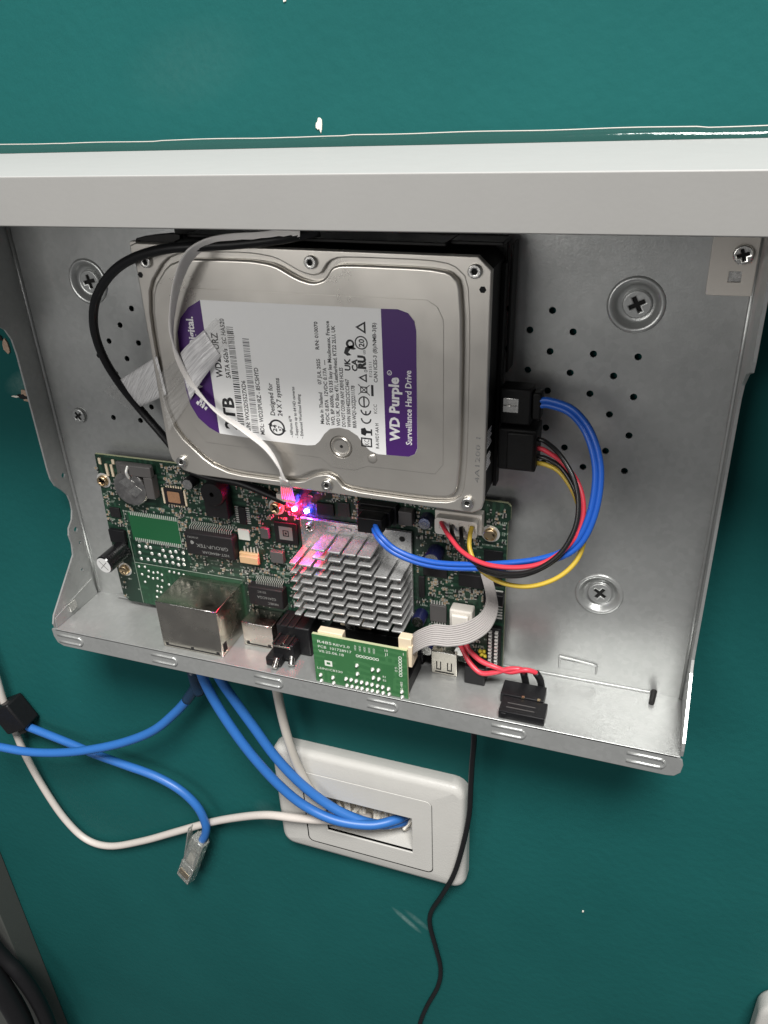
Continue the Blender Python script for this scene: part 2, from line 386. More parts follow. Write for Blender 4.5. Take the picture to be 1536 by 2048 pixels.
def offset_poly(p, k):
    A = sum(p[i][0] * p[(i + 1) % len(p)][1] - p[(i + 1) % len(p)][0] * p[i][1] for i in range(len(p)))
    sg = 1 if A > 0 else -1; o = []
    for i in range(len(p)):
        a, b, c = Vector(p[i - 1]), Vector(p[i]), Vector(p[(i + 1) % len(p)])
        e1 = (b - a).normalized(); e2 = (c - b).normalized()
        n1 = Vector((e1.y, -e1.x)) * sg; n2 = Vector((e2.y, -e2.x)) * sg
        m = (n1 + n2); m = m.normalized() / max(0.5, math.cos(n1.angle(n2, 0) / 2)); o.append(tuple(b + m * k))
    return o
def tag(o, label, cat, group=None, kind=None):
    o['label'] = label; o['category'] = cat
    if group: o['group'] = group
    if kind: o['kind'] = kind
    return o
def thing(name, label, cat, loc=(0, 0, 0), group=None):
    o = bpy.data.objects.new(name, None); COL.objects.link(o); o.empty_display_size = 0.01
    return tag(o, label, cat, group)
def inst(src, name, parent, loc):
    o = bpy.data.objects.new(name, src.data); COL.objects.link(o); o.parent = parent; o.location = W(*loc); return o
def stuff(o): o['kind'] = 'stuff'; return o
def cross_hole(cx, cz, a, w, rot=0.3):
    pts = [(w, w), (w, a), (-w, a), (-w, w), (-a, w), (-a, -w), (-w, -w), (-w, -a), (w, -a), (w, -w), (a, -w), (a, w)]
    c, s_ = math.cos(rot), math.sin(rot)
    return [(cx + x * c - z * s_, cz + x * s_ + z * c) for x, z in pts]
_screw = {}
def screw(name, parent, x, d, z, r, h, m, rot=0.3, cut='cross'):
    """pan-head screw seated at depth d"""
    mb = MB()
    mb.lathe(x, z, [(r, d), (r, d + h * 0.35), (r * 0.97, d + h * 0.45)], 20)
    ring = circle(x, z, r * 0.97, 20)
    if cut == 'cross': hole = cross_hole(x, z, r * 0.56, r * 0.14, rot)
    else: hole = circle(x, z, r * 0.42, 6)
    mb.plate(ring, d + h * 0.42, d + h, [hole], bevel=min(h * 0.25, r * 0.2), res=2)
    mb.lathe(x, z, [(r * 0.6, d + h * 0.46), (r * 0.6, d + h * 0.47)], 8, mi=1)
    return mb.build(name, [m, 'hole'], parent, smooth='auto')
def ribbon_strip(path, widths, n, thick=0.9, gap=0.25, sub=7):
    """flat cable: path centres, width vectors, n conductors"""
    C_ = spline(path, sub); Wv = spline(widths, sub); mb = MB(); v = []; f = []
    per = 2 * n + 1
    for i, c in enumerate(C_):
        t = (C_[min(i + 1, len(C_) - 1)] - C_[max(i - 1, 0)]).normalized()
        w = Wv[i]; nn = t.cross(w).normalized()
        for k in range(per):
            u = k / (per - 1) - 0.5; hgt = thick / 2 if k % 2 else thick / 2 - gap
            v.append(tuple(c + w * u + nn * hgt))
        for k in range(per - 1, -1, -1):
            u = k / (per - 1) - 0.5; hgt = thick / 2 if k % 2 else thick / 2 - gap
            v.append(tuple(c + w * u - nn * hgt))
    L_ = 2 * per
    for i in range(len(C_) - 1):
        for k in range(L_):
            f.append((i * L_ + k, i * L_ + (k + 1) % L_, (i + 1) * L_ + (k + 1) % L_, (i + 1) * L_ + k))
    f.append(tuple(range(L_))[::-1]); f.append(tuple((len(C_) - 1) * L_ + k for k in range(L_)))
    mb.add(v, f); return mb

# ================================================================== THE SETTING: wall
mb = MB(); mb.plate(rect(-1400, 1400, -1800, 900), -25, -5, [rect(34, 104, -372, -322)])
wall = mb.build('wall', 'wall'); wall['kind'] = 'structure'; wall['label'] = 'teal painted wall behind the open recorder'
mb = MB()                                                   # back box sunk into the wall behind the plate
for q in ((34, 104, -60, -58, -372, -322), (32, 34, -60, -6, -374, -320), (104, 106, -60, -6, -374, -320), (32, 106, -60, -6, -374, -372), (32, 106, -60, -6, -322, -320)): mb.box(*q)
mb.build('back_box', 'plaster', wall)
def chip(x, z, w, h, m='plaster', n=9, seed=1, t=0.5):
    r = random.Random(seed); pts = []
    for k in range(n):
        a = 2 * math.pi * k / n; q = r.uniform(0.6, 1.1); pts.append((x + w * q * math.cos(a), z + h * q * math.sin(a)))
    b = MB(); b.plate(pts, -5.2, -5 + t, bevel=0.15); return b.build('paint_chip', m, wall, smooth='auto')
chip(66.4, 38.8, 1.3, 3.2, seed=3); chip(65.2, 38.2, 0.7, 1.5, seed=5); chip(201.7, -389.8, 0.7, 0.9, seed=8); chip(55.5, 81.4, 0.8, 0.7, seed=9)
chip(-124.0, -63.0, 2.4, 4.6, 'brick', seed=11, t=0.9); chip(-126.5, -58.5, 1.5, 1.8, 'hole', seed=13, t=0.7); chip(-119.0, -90.0, 4.5, 3.6, 'brick', seed=14, t=1.0)
chip(-121.5, -90.5, 4.0, 1.6, 'hole', seed=15, t=1.3); chip(-127.0, -91.2, 3.5, 0.7, seed=16); chip(-116, -101, 2.6, 4.5, 'brick', seed=18, t=0.8); chip(301, -345, 0.6, 0.6, seed=19, t=.3)

# ================================================================== shelf board over the recorder
shelf = thing('shelf', 'white wall shelf board above the open metal recorder case', 'shelf')
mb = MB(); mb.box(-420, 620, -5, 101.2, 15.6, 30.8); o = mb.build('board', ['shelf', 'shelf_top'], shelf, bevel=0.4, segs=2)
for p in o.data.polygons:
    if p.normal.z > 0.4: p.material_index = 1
rb = random.Random(4); v = []; f = []; n = 260
hh, dd_ = 3.6, 3.2
for i in range(n + 1):
    x = -420 + 1040 * i / n
    if rb.random() < 0.07: hh = rb.uniform(3.35, 3.85)
    hx = hh + 0.12 * math.sin(x * 0.11); dx = dd_ + 0.25 * math.sin(x * 0.05 + 1)
    for k in range(6):
        t = k / 5; bl = 0.55 * math.sin(t * math.pi)
        v.append((x, -5 + dx * (1 - t) + bl + 0.1, 30.8 + hx * t + bl + 0.1))
    v.append((x, -5.0, 30.8))
for i in range(n):
    for k in range(7): f.append((i * 7 + k, i * 7 + (k + 1) % 7, (i + 1) * 7 + (k + 1) % 7, (i + 1) * 7 + k))
MB().add(v, f).build('sealant_bead', 'sealant', shelf, smooth='auto')
b = MB(); b.tube([(v[i * 7 + 5][0], -4.85, v[i * 7 + 5][2] + .05) for i in range(n + 1)], 0.22, n=6, raw=True); b.build('sealant_highlight', 'white_c', shelf, smooth=True)  # whitish tube standing in for the highlight along the bead's upper rim

# ================================================================== recorder case
case = thing('recorder_case', 'open galvanised steel case of a video recorder screwed to the teal wall', 'case')
DIMPLES = [(194.6, -26.3), (-58.2, -25.8), (192.1, -159.7)]
HOLES = [(145.9, -30), (163.1, -29.8), (154.5, -38.1), (171.7, -38), (145.9, -46.5), (163.1, -46.5), (180.3, -46.5), (197.5, -46.6), (154.4, -54.9), (171.7, -54.9), (188.9, -55),
         (163, -63.3), (180.3, -63.2), (197.5, -63.2), (171.7, -71.6), (188.8, -71.5), (163.2, -79.8), (180.2, -79.8), (197.4, -80), (171.6, -88.1), (188.7, -87.9), (180, -96.3), (197.2, -96.2), (163.0, -96.3),
         (-36.3, -37.7), (-44.8, -46.1), (-53.2, -54.5), (-61.2, -62.4), (-36, -54.5), (-44.6, -62.9), (-53.0, -71.2), (-60.4, -95.6), (-43.8, -95.7), (-35.5, -87.6)]
holes = [circle(x, z, 1.45, 14) for x, z in HOLES] + [circle(x, z, 11.0, 36) for x, z in DIMPLES] + [rrect(125.0, 140.4, -2.6, 2.6, 1.0, 3)]
mb = MB(); mb.plate(rect(-98.7, 235.0, -211.6, 12), -1.0, 0.0, holes)
mb.build('floor_panel', 'steel', case)
for x, z in DIMPLES:
    mb = MB()
    prof = [(11.0, -0.95), (11.0, 0.05), (10.4, 0.75), (9.7, 0.85), (8.9, 0.45), (7.7, -1.2), (7.1, -1.9), (6.4, -2.15), (0.01, -2.15)]
    v = []; f = []; nn = 40
    for r, h in prof:
        for k in range(nn):
            a = 2 * math.pi * k / nn; v.append((x + r * math.cos(a), h, z + r * math.sin(a)))
    for i in range(len(prof) - 1):
        for k in range(nn): f.append((i * nn + k, i * nn + (k + 1) % nn, (i + 1) * nn + (k + 1) % nn, (i + 1) * nn + k))
    mb.add(v, f); mb.build('mounting_dimple', 'steel', case, smooth=True)
    screw('mounting_screw', case, x + 0.3, -2.1, z, 5.6, 1.9, 'steel', rot=random.uniform(0, 1.5))
screw('floor_screw', case, -81.7, 0.0, -96.1, 4.2, 1.9, 'steel', rot=0.6)
# side walls with their cut-outs: outline as (d, z)
prof_l = [(0, -211.4), (38.8, -211.4), (39.6, -208), (37.5, -203.5), (12.4, -178.5), (11.2, -172), (11.8, -166), (10.5, -162), (6.6, -158.5), (4.6, -153.5), (4.3, -148.5), (5.2, -143.5), (8.5, -138.8), (12.3, -134.5), (14.2, -129.5), (14.6, -124),
          (14.6, -60), (15.4, -52), (18.0, -46.5), (24, -42), (33, -39.5), (39, -36), (39.4, -30), (39.4, 11.5), (0, 11.5)]
mb = MB(); mb.plate(prof_l, -99.7, -98.7, [circle(4.6, -131.5, 1.5, 12), circle(5.6, -165.3, 1.5, 12), circle(8.4, -190.8, 1.0, 8), circle(4.9, -174.5, 1.0, 8)], axis='x')
mb.build('side_wall', 'steel', case)
prof_r = [(0, -211.4), (38.8, -211.4), (39.4, -208), (38.6, -204), (16.5, -183), (13.4, -178), (12.8, -172), (12.8, -64), (13.2, -56), (16, -50), (26, -42.5), (38, -38), (39.4, -34), (39.4, 11.5), (0, 11.5)]
mb = MB(); mb.plate(prof_r, 235.0, 236.2, [circle(6.0, -196, 1.2, 8)], axis='x')
mb.build('side_wall', 'steel', case)
for xx, sg in ((-98.7, 1), (235.0, -1)):                                      # rounded fold between floor and side wall
    mb = MB(); mb.tube([(xx + sg * 0.5, 0.45, -211), (xx + sg * 0.5, 0.45, -100), (xx + sg * 0.5, 0.45, 11)], 0.95, n=10, sub=2); mb.build('fold', 'steel', case, smooth=True)
mb = MB(); mb.box(-98.9, 235.2, -0.9, 39.4, -212.6, -211.5); mb.build('rear_panel', 'steel', case, bevel=0.25)
mb = MB(); mb.box(120, 220.6, 0.0, 0.8, -211.5, -210.5); mb.build('rear_fold', 'steel', case, bevel=0.35, segs=3)
fl = [(-101.5, -212.3), (-100.8, -211.6), (233.6, -211.5), (236.2, -213.2), (236.9, -216), (236.4, -220.5), (234.0, -223.2), (230.5, -223.8), (-96, -223.0), (-99.8, -221.2), (-101.4, -217)]
mb = MB(); mb.plate(fl, 38.3, 39.4, bevel=0.35, res=2); mb.build('front_flange', 'steel', case, smooth='auto')
for x0, x1 in ((-98.0, -81.6), (-35.8, -20.1), (26.8, 42.6), (89.3, 104.9), (151.8, 167.6), (213.2, 229.5)):
    zc = -217.4; path = [(x0, 39.35, zc + 2.3), (x1 - 2.4, 39.35, zc + 2.3)] + [(x1 - 2.4 + 2.3 * math.sin(a), 39.35, zc + 2.3 * math.cos(a)) for a in (0.5, 1.05, 1.57, 2.1, 2.64)] + [(x1 - 2.4, 39.35, zc - 2.3), (x0, 39.35, zc - 2.3)]
    mb = MB(); mb.tube(path, 0.75, n=8, sub=3); mb.build('embossed_loop', 'steel', case, smooth=True)
# corner tab on the left, folded over the side wall
mb = MB(); mb.plate([(2.5, -211.4), (38.6, -211.4), (38.2, -205.0), (3.4, -199.5)], -98.6, -97.8, axis='x', bevel=0.1); mb.build('corner_tab', 'steel', case, smooth='auto')
mb = MB(); mb.box(-97.9, -96.6, 21, 27, -208.2, -202.6); mb.build('tab_stop', 'steel_bright', case, bevel=0.3)
# punched bridge in the floor, small stud, slots of the rear panel
mb = MB(); mb.tube([(176.8, 0.2, -205.5), (176.8, 0.6, -199.6), (178, 0.7, -199.0), (192.6, 0.7, -200.4), (194.4, 0.6, -201.2), (194.6, 0.2, -206)], 0.5, n=8, sub=3)
mb.box(177.3, 193.9, 0.0, 0.35, -206, -200.9); mb.build('punched_bridge', 'steel', case, smooth='auto')
mb = MB(); mb.cyl((222.2, 0.0, -210.5), (221.4, 9.0, -210.2), 1.5, 1.3, 12); mb.build('stud', 'bracket', case, smooth='auto')
mb = MB(); mb.box(-83, -60, 0.0, 3.0, -211.3, -209.9); mb.build('rear_clip', 'steel', case, bevel=0.4)
# end bracket at the top right with its screw
mb = MB(); mb.plate(rrect(218.6, 239 - 4.6, -21.3, 11.5, 0.8, 3), 0.2, 1.7, [rect(225.6, 230.0, -16.4, -12.6)], bevel=0.35); mb.build('end_bracket', 'white_pl', case, smooth='auto')
mb = MB(); mb.box(225.4, 230.2, 0.1, 0.7, -16.6, -12.4); mb.build('end_bracket_window', 'steel_bright', case)
screw('end_screw', case, 229.2, 1.7, -6.4, 3.6, 2.2, 'steel_bright')
# raised bosses along the top edge of the floor
for x in (58.0, 104.0):
    mb = MB(); mb.lathe(x, -0.6, [(5.6, 0.0), (5.0, 1.3), (3.6, 2.6), (1.6, 3.1), (0.05, 3.15)], 24); mb.build('boss', 'steel', case, smooth=True)

# ================================================================== wall plate
pl = thing('wall_plate', 'white plastic cable outlet plate on the wall below the case', 'wall plate')
OUT = rrect(7.5, 131.5, -388.5, -301.5, 9)
mb = MB(); v = []; f = []
loops = [(OUT, -4.9), (OUT, 1.0)] + [(offset_poly(OUT, -k), d) for k, d in ((0.8, 3.0), (2.2, 4.4), (4.5, 5.1))] + [(rrect(27.5, 111.5, -378.5, -316.5, 4.0, 5), 5.6)]
nl = len(OUT)
for lp, d in loops: v += [(x, d, z) for x, z in lp]
for i in range(len(loops) - 1):
    for k in range(nl): f.append((i * nl + k, i * nl + (k + 1) % nl, (i + 1) * nl + (k + 1) % nl, (i + 1) * nl + k))
mb.add(v, f); mb.build('frame', 'plate', pl, smooth='auto')
mb = MB(); mb.plate(rrect(28.0, 111.0, -378.0, -317.0, 3.6, 5), 2.6, 5.6, [rect(42, 98.5, -364.5, -334.5)], bevel=0.5, res=2); mb.build('centre_panel', 'plate', pl, smooth='auto')
mb = MB()
for q in ((40.8, 42, -16, 4.6, -366, -333), (98.5, 99.7, -16, 4.6, -366, -333), (42, 98.5, -16, 4.6, -366, -364.5), (42, 98.5, -16, 4.6, -334.5, -333)): mb.box(*q)
mb.build('slot_sleeve', 'plate', pl)
mb = MB(); rr = random.Random(6)
for i in range(14):
    x = 46 + i * 3.7; mb.tube([(x, -9, -362 + rr.uniform(0, 4)), (x + rr.uniform(-3, 3), -6 + rr.uniform(-2, 2), -357 + rr.uniform(-3, 3)), (x + rr.uniform(-4, 4), -10, -350 + rr.uniform(-5, 5))], 1.4, n=6, sub=4)
mb.box(41, 99, -18, -13, -365, -334)
stuff(mb.build('filler_wool', 'plaster', pl, smooth='auto'))

# ================================================================== painted pilaster lower left, second plate lower right
mb = MB(); mb.box(-520, -281, -5, 17, -1700, 14); o = mb.build('pilaster', 'grey_board', bevel=1.0)
tag(o, 'grey painted upright board at the lower left edge, behind black cables', 'board')
mb = MB(); mb.plate(rrect(303.0, 386, -494, -408, 14, 8), -5, 8, bevel=3.0, res=3); o = mb.build('socket_cover', 'plate', smooth='auto')
tag(o, 'rounded white plastic corner at the lower right edge of the picture', 'socket')

# ================================================================== main circuit board
pcb = thing('circuit_board', 'dark green main circuit board crowded with parts under the hard drive', 'circuit board')
mb = MB(); mb.plate([(-71, -114), (149.5, -114), (151.2, -115.5), (151.2, -122), (150.0, -123.5), (150, -207.5), (-70, -207.5), (-73.5, -204), (-73.8, -186), (-72.6, -150)], 6.4, 8.0)
o = mb.build('board', ['pcb', 'pcb_edge'], pcb)
for p in o.data.polygons:
    if abs(p.normal.y) < 0.5: p.material_index = 1
KEEP = []
def keep(x0, x1, z0, z1): KEEP.append((min(x0, x1), max(x0, x1), min(z0, z1), max(z0, z1)))
def chip_box(name, x0, x1, z0, z1, h, m='ic', bev=0.25, d=8.0, pad=0.8):
    keep(x0 - pad, x1 + pad, z0 - pad, z1 + pad)
    b = MB(); b.box(x0, x1, d + 0.1, d + h, z0, z1); return b.build(name, m, pcb, bevel=bev)
def leads(x0, x1, n, zin, zout, h, parent, d=8.0):
    b = MB()
    for k in range(n):
        x = x0 + (x1 - x0) * (k + 0.5) / n; w = (x1 - x0) / n * 0.21; zm = zin + (zout - zin) * 0.45
        b.add([(x - w, d + h, zin), (x + w, d + h, zin), (x + w, d + h, zm), (x - w, d + h, zm), (x - w, d + 0.12, zm + (zout - zm) * .3), (x + w, d + 0.12, zm + (zout - zm) * .3), (x + w, d + 0.12, zout), (x - w, d + 0.12, zout)],
              [(0, 1, 2, 3), (3, 2, 5, 4), (4, 5, 6, 7)])
    keep(x0, x1, zin, zout)
    return b.build('pins', 'joint', parent, recalc=False)
# standoff screws
for x, z in ((-68.9, -129.3), (-68.1, -185.5), (33.8, -131.6), (142.3, -130.6)):
    screw('board_screw', pcb, x, 8.0, z, 3.1, 2.2, 'gold', rot=random.uniform(0, 1.5)); keep(x - 4.5, x + 4.5, z - 4.5, z + 4.5)
    b = MB(); b.plate(circle(x, z, 4.3, 24), 8.0, 8.08, [circle(x, z, 2.8, 24)]); b.build('screw_pad', 'solder', pcb)
# coin cell in its holder
hold = MB(); hold.box(-57, -35.5, 8.1, 10.4, -131, -116); hold.box(-52, -33.5, 10.4, 13.6, -121.5, -115.5); hold.box(-39.0, -33.8, 8.1, 13.4, -134, -121.5)
hb = hold.build('battery_holder', 'holder', pcb, bevel=0.5); keep(-60, -33, -141, -114)
b = MB(); b.lathe(-48.6, -129.3, [(10.0, 10.5), (10.0, 12.6), (9.6, 13.2), (8.7, 13.3), (0.05, 13.3)], 40); cell = b.build('coin_cell', 'cell', hb, smooth='auto')
b = MB(); b.plate([(-55, -126), (-49, -122.5), (-45, -125), (-50, -129)], 13.3, 13.36); b.plate([(-50, -131), (-44.5, -127), (-41, -129.5), (-46, -134)], 13.3, 13.36); b.build('cell_stamp', 'steel_bright', cell)
b = MB(); b.tube([(-47, 13.0, -116), (-47.5, 14.6, -119), (-47, 13.8, -123)], 0.9, n=6, sub=4); b.build('contact_spring', 'solder', hb, smooth=True)
# pale silk blocks and stiffeners near the cell
b = MB()
for x in (-65.5, -62.2): b.box(x, x + 1.4, 8, 8.7, -126, -119)
b.box(-69.2, -67.6, 8, 8.6, -119.5, -116); b.box(-60.6, -59, 8, 8.6, -118.5, -116); b.build('test_pads', 'cream', pcb); keep(-70, -59, -127, -115)
# unpopulated light green footprint
b = MB(); b.plate(rect(-57.6, -26.8, -164.4, -146.4), 8.0, 8.06); b.build('bare_footprint', 'pcb_light', pcb); keep(-59, -26, -165, -146)
b = MB()
for k in range(24):
    x = -56.2 + k * 1.24
    b.box(x, x + .55, 8.06, 8.2, -148.6, -146.2); b.box(x, x + .55, 8.06, 8.2, -165.0, -162.8)
b.build('footprint_pads', 'solder', pcb)
b = MB(); b.plate(rect(-60.5, 8.0, -207, -180), 8.0, 8.05); b.build('bare_footprint', 'pcb_mid', pcb)
b = MB(); b.tube([(-60.3, 8.1, -207), (-60.3, 8.1, -165.5), (-60.3, 8.1, -147)], 0.18, n=4, sub=1); b.tube([(-60.3, 8.1, -179.5), (-20, 8.1, -179.5), (8, 8.1, -179.5)], 0.18, n=4, sub=1)
b.tube([(-26.4, 8.1, -165), (-26.4, 8.1, -146.3)], 0.18, n=4, raw=True); b.build('outline_print', 'silk_dim', pcb)
b = MB(); rr = random.Random(21)
for (x, z) in [(-52, -184), (-49, -184.6), (-46, -184), (-43.5, -185), (-53, -188), (-50, -188.6), (-47, -188), (-44, -189), (-38, -182), (-35, -182), (-32, -182.3), (-29, -182.6), (-28, -187.5), (-25.5, -187), (-28, -191), (-25.5, -190.6), (-48, -193.5), (-45.4, -193.7), (-49, -197), (-46.6, -197.2), (-57, -187), (-56, -192), (-51, -204.5), (-48.5, -203.8), (-50, -201.2), (-23, -184.5), (-22.5, -189), (-40, -191), (-41, -195), (-58, -182), (-54, -181.6), (-37.5, -195)]:
    b.lathe(x, z, [(0.85, 8.05), (0.75, 8.3), (0.3, 8.45), (0.05, 8.45)], 8)
stuff(b.build('solder_dots', 'solder', pcb, smooth=True)); keep(-61, 10, -208, -179)
# pads with big tinned ovals under the footprint
b = MB(); rr = random.Random(5)
for row, z in enumerate((-168.4, -172.2, -176)):
    for k in range(8):
        x = -55 + k * 4.0 + rr.uniform(-.6, .6)
        if rr.random() < 0.85: b.lathe(x, z + rr.uniform(-.4, .4), [(1.15, 8.0), (1.0, 8.22), (0.05, 8.28)], 9)
stuff(b.build('tinned_pads', 'solder', pcb, smooth=True)); keep(-58, -24, -178, -166)
# square chip with copper pad
chip_box('square_chip', -31, -19.6, -138, -128.6, 1.0); b = MB(); b.plate(rrect(-29, -21.6, -136.6, -130.2, 0.6, 2), 9.1, 9.16); b.build('copper_pad', 'qfn', pcb)
b = MB()
for k in range(7):
    b.box(-30 + k * 1.5, -29.2 + k * 1.5, 8.0, 8.2, -139.4, -138.2); b.box(-30 + k * 1.5, -29.2 + k * 1.5, 8.0, 8.2, -128.4, -127.2)
b.box(-32.4, -31.4, 8, 8.7, -138, -129); b.box(-19.2, -18.2, 8, 8.7, -138, -129); b.build('pads', 'cream', pcb)
# buzzer: round head, square tail
b = MB(); b.lathe(2.4, -125.0, [(6.6, 8.1), (6.6, 15.0), (6.0, 15.8), (1.25, 15.8), (1.2, 13.0), (0.05, 13.0)], 32); b.box(-4.1, 8.6, 8.1, 13.5, -139.2, -125); b.build('buzzer', 'ic', pcb, smooth='auto'); keep(-6, 10, -141, -117)
# small chips left
chip_box('small_chip', -68.6, -62.2, -151, -145, 1.2); chip_box('power_chip', -71.5, -61.5, -166.6, -158.6, 2.6, 'black')
# tall black electrolytic on the left, leaning
c0 = Vector((-65.0, 9.5, -170.8)); c1 = Vector((-66.4, 25.6, -172.2)); ax = (c1 - c0).normalized()
b = MB(); b.cyl(c0, c1 - ax * 0.8, 5.3, n=28); b.cyl(c1 - ax * 0.8, c1, 5.3, 4.9, n=28); cap = b.build('tall_capacitor', 'cap_black', pcb, smooth='auto')
b = MB(); b.cyl(c1 - ax * 0.05, c1 + ax * 0.12, 4.7, n=28); top = b.build('capacitor_top', 'cap_top', cap, smooth='auto')
u = ax.orthogonal().normalized(); w = ax.cross(u)
b = MB(); b.obox(c1 + ax * 0.16, u * 3.6, w * 0.14, ax * 0.05); b.obox(c1 + ax * 0.161, w * 3.6, u * 0.14, ax * 0.05); b.build('capacitor_vent', 'holder', cap)
keep(-72, -58, -180, -164)
# black transformer with its print upside down
o = chip_box('network_transformer', -19.4, 9.2, -163.8, -150.2, 6.2, bev=0.7); leads(-18.2, 7.6, 20, -150.0, -146.6, 3.0, o)
b = MB(); b.text('GROUP-TEK', 6.0, -156.4, 2.1, 'left', fit=19, d=14.22); b.text('HST-4844DAR', 6.0, -160.4, 1.6, 'left', fit=16, d=14.22); b.text('2516CR2', -11.0, -152.4, 1.1, 'left', fit=6.5, d=14.22)
b.plate(chaikin([(-13.6, -156.0), (-15.6, -154.6), (-16.4, -156), (-15.6, -157.6)]), 14.21, 14.24); b.build('print', 'ic_print', o)
b = MB(); b.plate(rect(10.2, 16.6, -153.2, -147.2), 8.9, 9.0); b.box(10.2, 16.6, 8.0, 8.9, -153.2, -147.2); b.build('paper_sticker', 'silk', pcb); keep(9.5, 17.5, -154, -146)
# small SO chip with two pin rows
o = chip_box('narrow_chip', 12.0, 16.2, -144, -134, 1.2, pad=2.2)
b = MB()
for k in range(8):
    z = -143.4 + k * 1.25; b.box(10.0, 12, 8.05, 8.5, z, z + .5); b.box(16.2, 18.2, 8.05, 8.5, z, z + .5)
b.build('pins', 'solder', o)
b = MB(); b.box(9.6, 20.6, 8.1, 10.0, -167.2, -160.6); b.box(10.8, 21.4, 10.0, 12.2, -165.6, -161.4); b.build('tan_connector', 'tan', pcb, bevel=0.3); keep(8, 23, -169, -158)
b = MB()
for k in range(5): b.box(12 + k * 1.9, 12.7 + k * 1.9, 8, 8.6, -160.5, -157.6)
b.build('connector_pins', 'solder', pcb)
# square processor with target print
o = chip_box('square_processor', 31.6, 44.4, -151.6, -139.6, 1.1)
b = MB(); b.plate(rect(34.2, 41.6, -149.4, -141.8), 9.1, 9.14, [rect(36.2, 39.6, -147.4, -143.8)]); b.plate(rect(36.8, 39.0, -146.8, -144.4), 9.1, 9.14, [rect(37.3, 38.5, -146.2, -145)]); b.build('thermal_print', 'ic_print', o)
chip_box('inductor', 28.6, 36.0, -163.0, -156.2, 3.4, 'holder', 0.5); chip_box('inductor', 24.2, 28.8, -149.6, -143.6, 2.8, 'holder', 0.4)
o = chip_box('line_transformer', 14.0, 34.4, -190, -178.2, 6.0, bev=0.7); leads(17.5, 33.6, 15, -178.2, -174.2, 2.8, o)
b = MB(); b.text('NK8EC', 31.4, -186.6, 1.4, 'left', fit=6, d=14.02); b.text('G2416CGA', 30.4, -183.4, 1.6, 'left', fit=11, d=14.02); b.text('2512C', 25.0, -180.2, 1.2, 'left', fit=5, d=14.02); b.build('print', 'ic_print', o)
# indicator lights
for x, z, m in ((44.0, -131.0, 'led_red'), (50.6, -131.2, 'led_blue')):
    b = MB(); b.box(x - 1.5, x + 1.5, 8.0, 8.4, z - .8, z + .8); l = b.build('indicator_light', 'silk', pcb)
    b = MB(); b.lathe(x, z, [(1.0, 8.4), (1.0, 9.4), (0.6, 9.95), (0.05, 10.1)], 12); e = b.build('lit_dome', m, l, smooth=True)
keep(41, 53, -133, -129)
# heatsink
hs = MB(); hs.box(47.3, 105.0, 8.6, 10.6, -183.4, -134.4)
hs = hs.build('heatsink', 'alu', pcb, bevel=0.35); keep(46, 106, -184.5, -133.6)
cols = [(46.6 + .9, 51.0), (52.6, 58.9), (60.2, 66.9), (68.3, 74.7), (76.0, 82.5), (83.5, 90.1), (91.3, 97.6), (99.0, 104.6)]
rows = [-181.0, -176.0, -171.0, -166.0, -161.0, -156.0, -151.0, -146.0, -141.2]
for ci, (a, c) in enumerate(cols):
    src = None
    for z in rows[:9 if 2 <= ci <= 5 else 7]:
        if src is None:
            b = MB(); w2 = (c - a) / 2
            b.add([(-w2, 0, -.55), (w2, 0, -.55), (w2, 0, .55), (-w2, 0, .55), (-w2, 16.4, -.5), (w2, 16.4, -.5), (w2, 16.4, .5), (-w2, 16.4, .5)], [(0, 1, 2, 3), (4, 5, 6, 7), (0, 1, 5, 4), (1, 2, 6, 5), (2, 3, 7, 6), (3, 0, 4, 7)])
            src = b.build('fin', 'alu', hs, bevel=0.28, segs=2); src.location = W((a + c) / 2, 10.5, z)
        else: inst(src, 'fin', hs, ((a + c) / 2, 10.5, z))
b = MB(); b.lathe(100.4, -138.4, [(1.5, 10.61), (1.5, 10.66)], 16); b.build('fixing_hole', 'hole', hs)
screw('push_pin', pcb, 52.6, 10.6, -138.4, 2.3, 2.0, 'steel_bright')
b = MB()
for x in (60.2, 68.3, 76): b.box(x + .3, x + 6.2, 10.6, 11.3, -138.2, -136.6)
b.build('base_rib', 'alu', hs, bevel=0.2)
chip_box('flash_chip', 56.2, 65.4, -131.8, -125.4, 1.4); chip_box('chip_resistor_pack', 67.4, 73.6, -131.5, -124.0, .8, 'smd_black')
# drive data socket, capacitors, power socket
b = MB(); b.box(81, 97, 8.1, 17.0, -129.2, -121.4); b.box(79.4, 98.6, 8.1, 12.5, -130.4, -120.6); b.build('data_socket', 'black', pcb, bevel=0.4); keep(78, 100, -131.5, -119)
b = MB(); b.box(99.6, 106.4, 8.1, 13.0, -129.6, -122.2); b.build('grey_block', 'holder', pcb, bevel=.5); keep(99, 107, -130, -122)
def can(x, z, r, h, sleeve):
    b = MB(); b.lathe(x, z, [(r, 8.1), (r, 8 + h - 0.8), (r * .9, 8 + h)], 26); c = b.build('can_capacitor', sleeve, pcb, smooth='auto')
    b = MB(); b.lathe(x, z, [(r * .86, 8 + h - .05), (r * .86, 8 + h + .1)], 26); b.build('capacitor_top', 'steel_bright', c); keep(x - r - .6, x + r + .6, z - r - .6, z + r + .6); return c
can(112.6, -126.6, 3.2, 6.0, 'navy'); can(116.6, -144.0, 4.0, 9.0, 'navy'); can(108.6, -181.6, 3.4, 7.6, 'navy'); can(-11.8, -121.8, 3.2, 6.4, 'black'); can(73, -190.5, 4.0, 7.5, 'black'); can(112.5, -199.5, 3.2, 6.0, 'navy')
